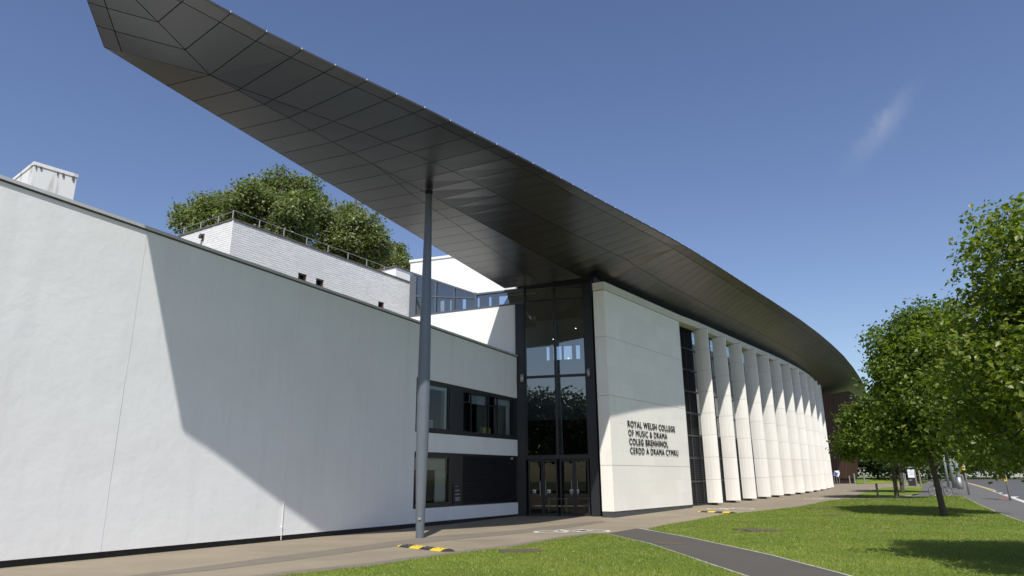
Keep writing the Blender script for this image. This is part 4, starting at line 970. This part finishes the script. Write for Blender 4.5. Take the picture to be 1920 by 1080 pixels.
def tree(base, trunk_r, fork, blobs, n_leaf, size, mat, seed, label, lean=(0, 0), group=None, name='broadleaf_tree'):
    g = gz(base[1]); t = thing(name, (base[0], base[1], g), label, 'tree', group); r = random.Random(seed)
    B = np.array([base[0], base[1], g - .05]); Fk = np.array([base[0] + lean[0], base[1] + lean[1], g + fork])
    cen = sum(np.array(b[0]) for b in blobs) / len(blobs); top = np.array([cen[0], cen[1], max(b[0][2] for b in blobs)])
    mb = MB(); mb.tube([B, B + (0, 0, .15), lerp(B, Fk, .5) + (.02, .01, 0), Fk, lerp(Fk, top, .5) + (.1, .05, 0), top], [trunk_r * 1.35, trunk_r * 1.05, trunk_r * .92, trunk_r * .8, trunk_r * .45, trunk_r * .12], 10)
    keep(mb.build('trunk', M['bark'], None, True), t)
    mb = MB()
    for b in blobs:
        c = np.array(b[0]); s = lerp(Fk, top, r.uniform(0, .45)); m_ = lerp(s, c, .5) + np.array([r.uniform(-.2, .2), r.uniform(-.2, .2), r.uniform(0, .3)])
        tube_tree(mb, [s, m_, c], trunk_r * .38, trunk_r * .1, 6)
        for _ in range(5):
            d = np.array([r.gauss(0, 1), r.gauss(0, 1), r.gauss(.3, .8)]); d = unit(d) * b[1] * .85; tube_tree(mb, [lerp(m_, c, r.uniform(.3, 1)), c + d * .5 + (0, 0, .1), c + d], trunk_r * .13, trunk_r * .04, 5)
    keep(mb.build('limbs', M['bark'], None, True), t)
    keep(link('crown', crown_mesh('crown', blobs, n_leaf, size, mat, seed)), t); return t
def blobset(c, R, Hh, n, seed, pear=0.0):
    """a few overlapping leaf masses filling an egg-shaped crown"""
    r = random.Random(seed); out = [((c[0], c[1], c[2]), R * .62, Hh * .62)]
    for i in range(n):
        a = 2 * math.pi * (i * .382 + r.uniform(-.08, .08)); h = -0.8 + 1.7 * (i + .5) / n; w = math.sqrt(max(.12, 1 - (h * .85 + .1) ** 2)) * (1 - pear * h)
        out.append(((c[0] + R * .66 * w * math.cos(a), c[1] + R * .66 * w * math.sin(a), c[2] + Hh * .72 * h), R * r.uniform(.30, .44), Hh * r.uniform(.20, .30)))
    return out
# near lime tree, its stem just outside the right of the frame
tree((11.0, 11.7), .15, 1.7, blobset((10.95, 11.7, 4.0), 3.2, 3.4, 23, 3, .40), 70000, .100, M['leaf_lime2'], 11, 'nearest lime tree, its leafy crown cut by the right edge of the picture', group='lime trees along the lawn')
g2 = gnd(1770, 968); tree(g2[:2], .125, 2.2, blobset((g2[0] + .55, g2[1], 5.2), 2.7, 4.1, 21, 5, .14), 60000, .145, M['leaf_lime'], 12, 'lime tree with slim dark trunk standing in the middle of the big lawn', lean=(-.12, 0), group='lime trees along the lawn')
g3 = gnd(1682.5, 935); tree(g3[:2], .13, 2.2, blobset((g3[0] - .3, g3[1], 4.3), 2.6, 2.6, 13, 8, .2), 22000, .18, M['leaf_lime'], 13, 'lime tree at the far edge of the big lawn beside the dark post', group='lime trees along the lawn')
g4 = gnd(1693, 924); tree(g4[:2], .14, 2.4, blobset((g4[0] + .6, g4[1], 5.0), 2.6, 2.5, 9, 9), 10000, .22, M['leaf_lime'], 14, 'lime tree on the small lawn just behind the dark post', group='lime trees along the lawn')
# plane trees behind the brick block
def big(blobs_px, D, seed, leaves, lab):
    rr = random.Random(seed); bl = []
    for px, py, rp in blobs_px:
        d = ray(px, py); t = (D + rr.uniform(-2.5, 2.5)) / np.hypot(d[0], d[1]); c = np.array([0, 0, EYE]) + d * t; q = rp * D / 1230.0; bl.append((tuple(c), q * .86, q * .8))
        for _ in range(7):
            u = unit((rr.gauss(0, 1), rr.gauss(0, 1), rr.gauss(.3, .8))); bl.append((tuple(c + u * q * rr.uniform(.8, 1.12)), q * rr.uniform(.22, .42), q * rr.uniform(.20, .34)))
    cen = sum(np.array(b[0]) for b in bl) / len(bl)
    return tree((cen[0], cen[1]), .38, min(b[0][2] for b in bl) - 1.0, bl, leaves, .20, M['leaf_plane'], seed, lab, group='plane trees behind the brick block')
big([(470, 385, 42), (515, 372, 44), (560, 378, 40), (590, 408, 34), (540, 425, 50), (470, 430, 46), (520, 455, 48)], 46, 21, 40000, 'tallest plane tree, rising over the corner of the white brick block')
big([(352, 418, 24), (395, 400, 30), (430, 395, 30), (410, 430, 36)], 47, 22, 12000, 'leftmost low plane tree at the end of the roof railing')
big([(645, 412, 32), (672, 428, 30), (640, 450, 42), (695, 465, 32), (650, 485, 40)], 49, 23, 21000, 'plane tree to the right of the tallest one above the brick block')
big([(735, 488, 22), (755, 500, 16), (715, 500, 26)], 54, 24, 9000, 'small rightmost plane tree next to the white stair housing')
# shrubs and trees closing the view beyond the auditorium
def far_tree(px, py, D, R, Hh, seed, leaves, lab, mat='leaf_dark', size=.34):
    d = ray(px, py); t = D / np.hypot(d[0], d[1]); c = np.array([0, 0, EYE]) + d * t; c[2] = max(c[2], gz(c[1]) + Hh * .8)
    return tree((c[0], c[1]), .2, max(.6, c[2] - gz(c[1]) - Hh), blobset(c, R, Hh, 10, seed), leaves, size, M[mat], seed, lab, group='trees closing the far end of the site')
far_tree(1640, 850, 98, 5.2, 4.2, 31, 9000, 'dark tree just right of the timber drum')
far_tree(1690, 850, 104, 5.5, 4.6, 32, 9000, 'dark tree behind the black totem sign')
far_tree(1735, 850, 118, 5.5, 4.6, 33, 7000, 'dark tree beyond the end of the pavement')
far_tree(1800, 846, 135, 7, 6, 34, 7000, 'far tree across the road behind the grey street columns', 'leaf_lime', .42)
far_tree(1880, 846, 125, 7, 6, 35, 7000, 'far tree across the road behind the right traffic pole', 'leaf_lime', .42)
# trees over the street behind the viewpoint: they show only as reflections in the glass
for i, (x, y, h) in enumerate(((-44, -34, 8.6), (-34, -38, 9.4), (-25, -35, 8.4), (-16, -37, 9.0), (-7, -35, 8.2), (2, -36, 8.8))):
    tree((x, y), .25, 2.2, blobset((x, y, h), 6.4, h * .74, 10, 41 + i), 8000, .55, M['leaf_dark'], 41 + i, ['first', 'second', 'third', 'fourth', 'fifth', 'sixth'][i] + ' mirrored street tree from the left in the entrance glass', group='street trees mirrored in the glass')
# grassy bank beyond the small lawn
bank = MB(); pts0 = gpts([(1608, 907.5), (1650, 906.5), (1690, 906), (1735, 903)]); 
for a, b in zip(pts0[:-1], pts0[1:]):
    d = np.array([4.0, 12.0, 0]); prev = None
    for k in range(5):
        f0, f1 = k / 4 * 1.0, (k + 1) / 4
        h = lambda f: .55 * math.sin(f * math.pi / 2)
        q = [a + d * f0, b + d * f0, b + d * f1, a + d * f1]; zz = [gz(a[1]) + .02 + h(f0), gz(b[1]) + .02 + h(f0), gz(b[1]) + .02 + h(f1), gz(a[1]) + .02 + h(f1)]
        bank.poly([(p[0], p[1], z) for p, z in zip(q, zz)])
structure(bank.build('grass_bank', M['grass']))

# ================================================================== FURNITURE AND SMALL THINGS
# speed bumps: alternating yellow and black rubber segments
def speed_bump(a, b, label):
    a, b = np.array(a[:2]), np.array(b[:2]); L = np.hypot(*(b - a)); e = (b - a) / L; n = np.array([-e[1], e[0]]); g = gz(a[1])
    t = thing('speed_bump', (*((a + b) / 2), g), label, 'speed bump', 'rubber speed bumps on the forecourt')
    prof = [(-.20, .004), (-.13, .035), (-.05, .052), (.05, .052), (.13, .035), (.20, .004)]
    k = 4; cap = .24
    cuts = [0] + [cap + (L - 2 * cap) * i / k for i in range(k + 1)] + [L]
    for i in range(k + 2):
        u0, u1 = cuts[i] + .003, cuts[i + 1] - .003; mb = MB(); s0, s1 = (0.35 if i == 0 else 1), (0.35 if i == k + 1 else 1)
        P0 = [(*(a + e * u0 + n * w * (s0 if i == 0 else 1)), g + h * s0) for w, h in prof]; P1 = [(*(a + e * u1 + n * w * (s1 if i == k + 1 else 1)), g + h * s1) for w, h in prof]
        for q in range(5): mb.poly([P0[q], P0[q + 1], P1[q + 1], P1[q]])
        mb.poly(P0[::-1]); mb.poly(P1)
        seg = mb.build('end_cap' if i in (0, k + 1) else 'bump_segment', (M['yellow'] if i == 0 else M['black_rubber'] if i == k + 1 else (M['black_rubber'] if i % 2 else M['yellow'])))
        for p_ in seg.data.polygons: p_.use_smooth = False
        bm = bmesh.new(); bm.from_mesh(seg.data); bmesh.ops.recalc_face_normals(bm, faces=bm.faces[:]); bm.to_mesh(seg.data); bm.free()
        keep(seg, t)
        if 0 < i < k + 1:
            for f in (.3, .7):
                c = a + e * (u0 + (u1 - u0) * f) - n * .09; mb = MB(); mb.prism([(c[0] + .018 * math.cos(w), c[1] + .018 * math.sin(w)) for w in np.linspace(0, 6.28, 7)[:-1]], g + .03, g + .056); keep(mb.build('fixing_bolt', M['chrome']), t)
speed_bump(gnd(749, 1023.5), gnd(850, 1034.5), 'yellow and black rubber speed bump in front of the tall column')
speed_bump(gnd(1309, 959.5), gnd(1381, 963), 'yellow and black rubber speed bump by the right end of the stone wall')
# painted bicycle symbols
def bike_mark(px, py, s, label):
    c = gnd(px, py); mb = MB(); z = gz(c[1]) + .010; ex = unit(np.array([1.0, .10])); ey = np.array([-ex[1], ex[0]])
    def P(u, v): q = c[:2] + ex * u * s + ey * v * s; return (q[0], q[1], gz(q[1]) + .010)
    for cu in (-.66, .66):
        n = 26
        for k in range(n):
            a, b = 2 * math.pi * k / n, 2 * math.pi * (k + 1) / n
            mb.poly([P(cu + .56 * math.cos(a), .56 * math.sin(a)), P(cu + .56 * math.cos(b), .56 * math.sin(b)), P(cu + .44 * math.cos(b), .44 * math.sin(b)), P(cu + .44 * math.cos(a), .44 * math.sin(a))])
    def bar(a, b, w=.10):
        a, b = np.array(a), np.array(b); e = unit(b - a); n = np.array([-e[1], e[0]]) * w / 2
        mb.poly([P(*(a - n)), P(*(b - n)), P(*(b + n)), P(*(a + n))])
    bar((-.6, 0), (-.25, .52)); bar((-.25, .52), (.48, .52)); bar((.48, .52), (-.05, -.05)); bar((-.05, -.05), (-.6, 0)); bar((.40, .75), (.66, 0)); bar((-.25, .75), (-.05, -.05)); bar((.3, .78), (.6, .78)); bar((-.4, .78), (-.1, .78))
    o = mb.build('bicycle_marking', M['white_paint']); tag(o, label, 'ground marking', 'painted bicycle symbols')
for a in ((1073, 997, 1.0, 'worn white bicycle symbol painted in front of the entrance'), (1370, 954.5, .95, 'worn white bicycle symbol painted beside the first fins'), (1541, 935.6, .9, 'faded white bicycle symbol painted near the bare lawn corner'), (1606, 919.5, .9, 'faded white bicycle symbol painted farthest away by the timber drum')):
    bike_mark(*a)
# inspection covers set in the grass and the path
def cover(px, py, w, d, rz, label, dz=.030):
    c = gnd(px, py); g = gz(c[1]); t = thing('inspection_cover', (c[0], c[1], g + dz), label, 'manhole cover', 'inspection covers', rz)
    for nm, m_, x0, x1, y0, y1, z1 in (('frame', M['cover'], -w / 2, w / 2, -d / 2, d / 2, .004), ('lid', M['cover'], -w / 2 + .04, -.006, -d / 2 + .04, d / 2 - .04, .010), ('lid', M['cover'], .006, w / 2 - .04, -d / 2 + .04, d / 2 - .04, .010)):
        mb = MB(); mb.box(x0, x1, y0, y1, -.05, z1); o = mb.build(nm, m_, t)
cover(975, 1034.5, .95, .55, .1, 'brown inspection cover in the grass left of the footpath'); cover(1432, 996.5, 1.05, .6, .1, 'larger brown inspection cover in the middle of the lawn'); cover(1398, 994, .7, .5, .1, 'smaller brown inspection cover next to the larger one')
cover(1545, 954, 1.5, .45, .05, 'long grey inspection cover near the far corner of the lawn'); cover(1565, 967, 1.0, .35, .05, 'narrow inspection cover at the left tip of the tree shadow')
def round_cover(px, py, r, label):
    c = gnd(px, py); g = gz(c[1]); t = thing('round_cover', (c[0], c[1], g + .008), label, 'manhole cover')
    for nm, r0, z in (('frame', r, .004), ('lid', r * .86, .008)):
        mb = MB(); mb.prism([(r0 * math.cos(k), r0 * math.sin(k)) for k in np.linspace(0, 2 * math.pi, 25)[:-1]], -.03, z); mb.build(nm, M['cover'], t)
round_cover(1255, 1019, .42, 'round rusty cover in the dark asphalt footpath')
# posts
def post(px, py, h, r, mat, label, name='bollard', cat='bollard', group=None, cap=None):
    c = gnd(px, py); t = thing(name, c, label, cat, group)
    mb = MB(); mb.tube([(0, 0, -.05), (0, 0, h - .02), (0, 0, h)], [r, r, r * .8], 10); mb.build('shaft', mat, t, False)
    mb = MB(); mb.tube([(0, 0, h * .86), (0, 0, h * .9)], r * 1.06, 10); mb.build('band', cap or M['steel'], t)
    return t
post(1647, 935, .90, .06, M['black_post'], 'dark timber bollard at the corner between the two lawns', cap=M['black_post'])
post(1594, 907, .85, .07, M['post_wood'], 'short weathered post at the foot of the timber drum', group='posts by the auditorium')
post(1603.8, 907.5, 1.1, .07, M['steel'], 'taller pale post at the right edge of the timber drum', group='posts by the auditorium')
post(1621.7, 907.3, 1.15, .06, M['steel'], 'thin pale post standing by the grass bank', group='posts by the auditorium')
post(1694, 914, 1.2, .09, M['black_post'], 'dark post beside the two pale posts on the small lawn', cap=M['black_post'])
post(1697, 910, 1.2, .05, M['steel'], 'left of the two thin pale posts behind the dark post', group='pale posts on the small lawn'); post(1699.5, 908.5, 1.1, .05, M['steel'], 'right of the two thin pale posts behind the dark post', group='pale posts on the small lawn')
post(1719.5, 912.2, 1.3, .06, M['steel'], 'pale post touching the right side of the totem sign'); post(1727.5, 912.5, 1.6, .07, M['post_wood'], 'weathered tall post between the totem sign and the pavement')
post(1757, 929.5, 2.3, .05, M['post_wood'], 'slim timber stake beside the bicycle', name='tree_stake', cat='stake')
# totem sign
tp = gnd(1712, 911); tot = thing('totem_sign', tp, 'black totem sign with pale poster panel on the small lawn', 'sign', None, -.35)
MB().box(-.36, .36, -.08, .08, -.05, 1.72).build('body', M['sign_black'], tot); MB().box(-.30, .30, -.092, -.081, .78, 1.55).build('poster', M['sign_white'], tot)
for z, w in ((1.38, .2), (1.22, .26), (1.12, .14), (1.02, .22)): MB().box(-w, w, -.097, -.093, z, z + .045).build('poster_print', M['sign_grey'], tot)
MB().box(-.28, -.02, -.090, -.081, .55, .58).build('text_line', M['sign_grey'], tot); MB().box(-.28, -.08, -.090, -.081, .49, .515).build('text_line', M['sign_grey'], tot); MB().box(-.40, .40, -.10, .10, 1.725, 1.80).build('cap', M['galv'], tot)
# leaning notice boards by the drum
for (px, py, lab, tilt, w) in ((1563.5, 908.5, 'tilted blue and white notice board on a stand left of the other one', .35, .55), (1572.5, 908, 'upright pale notice board on a stand under the timber drum', .0, .45)):
    c = gnd(px, py); t = thing('notice_board', c, lab, 'sign', 'notice boards by the auditorium', -.4)
    for sx in (-.12, .12): MB().tube([(sx, 0, -.02), (sx, 0, 1.0)], .02, 6).build('leg', M['galv'], t)
    for nm, x0, x1, m_, dy in (('board', -w / 2, w / 2, M['sign_white'], 0), ('print', -w / 2 + .05, w / 2 - .16, M['sign_blue'], -.022)):
        mb = MB(); mb.box(x0, x1, -.02 + dy, (.02 if nm == 'board' else -.003) + dy, .95 + (.05 if nm == 'print' else 0), 1.45 - (.12 if nm == 'print' else 0)); o = mb.build(nm, m_, t); o.rotation_euler = (0, tilt, 0)
# street columns and traffic poles
def street_column(px, py, w, h, label, base=False):
    c = gnd(px, py); t = thing('street_column', c, label, 'street column', 'grey street columns on the pavement')
    MB().tube([(0, 0, -.05), (0, 0, h * .4), (0, 0, h)], [w, w * .92, w * .6], 14).build('shaft', M['steel'], t, True)
    if base: MB().tube([(0, 0, -.05), (0, 0, .95)], w * 1.12, 14).build('base_sleeve', M['galv'], t, True)
    MB().box(-.1, .9, -.1, .1, h, h + .12).build('lantern_arm', M['steel'], t)
street_column(1779, 912, .10, 4.6, 'thin grey street column left of the two wide ones'); street_column(1790.5, 915, .19, 5.0, 'wide grey street column without base sleeve'); street_column(1801, 917, .17, 4.8, 'wide grey street column with darker base sleeve', True)
def traffic_pole(px, py, h, boxz, label, head):
    c = gnd(px, py); t = thing('traffic_pole', c, label, 'traffic light', 'traffic light poles at the crossing')
    MB().tube([(0, 0, -.1), (0, 0, h)], .058, 10).build('pole', M['galv'], t, True); MB().tube([(0, 0, h), (0, 0, h + .05)], .065, 10).build('pole_cap', M['sign_black'], t)
    MB().box(-.20, -.06, -.12, .10, boxz, boxz + .32).build('push_button_box', M['yellow'], t)
    MB().box(-.18, -.08, -.135, -.121, boxz + .17, boxz + .28).build('button_plate', M['sign_black'], t)
    if head:
        hd = MB().box(.06, .42, -.15, .15, h - 1.15, h - .15).build('signal_head', M['sign_black'], t)
        for k in range(3): MB().tube([(.24, -.15, h - .98 + k * .32), (.24, -.21, h - .98 + k * .32)], .10, 12).build('lens_hood', M['sign_black'], hd)
traffic_pole(1817, 928, 3.2, 1.55, 'traffic light pole with yellow push button box nearer the pylons', True); traffic_pole(1894.5, 938.5, 3.3, 1.05, 'traffic light pole with yellow push button box nearest the right edge', True)
post(1809, 918, 1.9, .05, M['post_wood'], 'slim brownish post just left of the nearer traffic light pole', name='sign_post', cat='post')
# bicycle leaning by the tree stake
def bicycle(px, py, rz, label):
    c = gnd(px, py); t = thing('bicycle', c, label, 'bicycle', None, rz); R = .325
    for nm, x in (('rear_wheel', .52), ('front_wheel', -.52)):
        wmb = MB().ring((x, 0, R), (0, 1, 0), R - .02, .02, 32, 6); wo = wmb.build(nm, M['tyre'], t, True)
        MB().ring((x, 0, R), (0, 1, 0), R - .045, .011, 32, 5).build('rim', M['chrome'], wo, True)
        mb = MB()
        for k in range(14):
            w = math.pi * 2 * k / 14; mb.tube([(x, .02 * (-1) ** k, R), (x + (R - .05) * math.cos(w), 0, R + (R - .05) * math.sin(w))], .0022, 4)
        mb.tube([(x, -.05, R), (x, .05, R)], .022, 8); stuff(mb.build('spokes', M['chrome'], wo))
    fr_ = MB()
    bbk, seat, head, hl = (.08, 0, .28), (.20, 0, .80), (-.36, 0, .82), (-.40, 0, .66)
    for a, b, r in ((bbk, seat, .016), (seat, head, .015), (bbk, hl, .018), (head, hl, .018), (bbk, (.52, .05, R), .009), (bbk, (.52, -.05, R), .009), ((.19, 0, .76), (.52, .05, R), .008), ((.19, 0, .76), (.52, -.05, R), .008)): fr_.tube([a, b], r, 8)
    fr_.build('frame', M['frame_paint'], t, True)
    fk = MB()
    for s in (-.045, .045): fk.tube([hl, (-.45, s, .5), (-.52, s, R)], .011, 6)
    fk.build('fork', M['chrome'], t, True)
    MB().tube([(-.36, 0, .82), (-.38, 0, .93), (-.40, -.16, .95), (-.34, -.27, .95)], .012, 6).tube([(-.38, 0, .93), (-.40, .16, .95), (-.34, .27, .95)], .012, 6).build('handlebar', M['frame_paint'], t, True)
    MB().tube([seat, (.215, 0, .88)], .013, 6).build('seat_post', M['chrome'], t)
    MB().hexa([(.08, -.02, .88), (.36, -.07, .88), (.36, .07, .88), (.08, .02, .88), (.06, -.02, .91), (.37, -.075, .93), (.37, .075, .93), (.06, .02, .91)]).build('saddle', M['tyre'], t)
    MB().ring(bbk, (0, 1, 0), .085, .008, 20, 5).tube([(.08, -.06, .28), (.16, -.07, .14)], .01, 6).tube([(.08, .06, .28), (0, .07, .42)], .01, 6).build('crank', M['chrome'], t)
    for s, q in ((-.1, (.16, .14)), (.1, (0, .42))): MB().box(q[0] - .05, q[0] + .05, s - .04, s + .04, q[1] - .012, q[1] + .012).build('pedal', M['tyre'], t)
bicycle(1765, 931.5, .12, 'bicycle with thin wheels parked behind the lawn tree trunk')
# far street frontage glimpsed under the leaves
def far_house(px, D, w, h, label, mat):
    d = ray(px, 890); t_ = D / np.hypot(d[0], d[1]); c = np.array([0, 0, 0]) + d * t_; g = gz(c[1]); rz = -math.atan2(c[0], c[1])
    t = thing('far_house', (c[0], c[1], g), label, 'building', 'houses at the far end of the street', rz)
    MB().box(-w / 2, w / 2, 0, 8, -.2, h).build('wall', mat, t)
    rf = MB(); rf.poly([(-w / 2 - .3, -.4, h), (w / 2 + .3, -.4, h), (w / 2 + .3, 4, h + 2.4), (-w / 2 - .3, 4, h + 2.4)]).poly([(-w / 2 - .3, 8.4, h), (-w / 2 - .3, 4, h + 2.4), (w / 2 + .3, 4, h + 2.4), (w / 2 + .3, 8.4, h)]); rf.build('roof', M['far_roof'], t)
    n = int(w // 3)
    for i in range(n):
        for z in (1.0, 3.9):
            x = -w / 2 + w * (i + .5) / n; wo = MB().box(x - .55, x + .55, -.05, .002, z, z + 1.4).build('window', M['sign_white'], t)
            MB().box(x - .47, x - .03, -.07, -.051, z + .08, z + 1.32).build('pane', M['black_glass'], wo); MB().box(x + .03, x + .47, -.07, -.051, z + .08, z + 1.32).build('pane', M['black_glass'], wo)
far_house(1838, 165, 20, 6, 'pale house front far down the street', M['pale_wall']); far_house(1950, 150, 18, 6, 'right-hand pale house front across the road', M['pale_wall'])
print('soffit panels', n_panel, 'objects', len(bpy.data.objects))
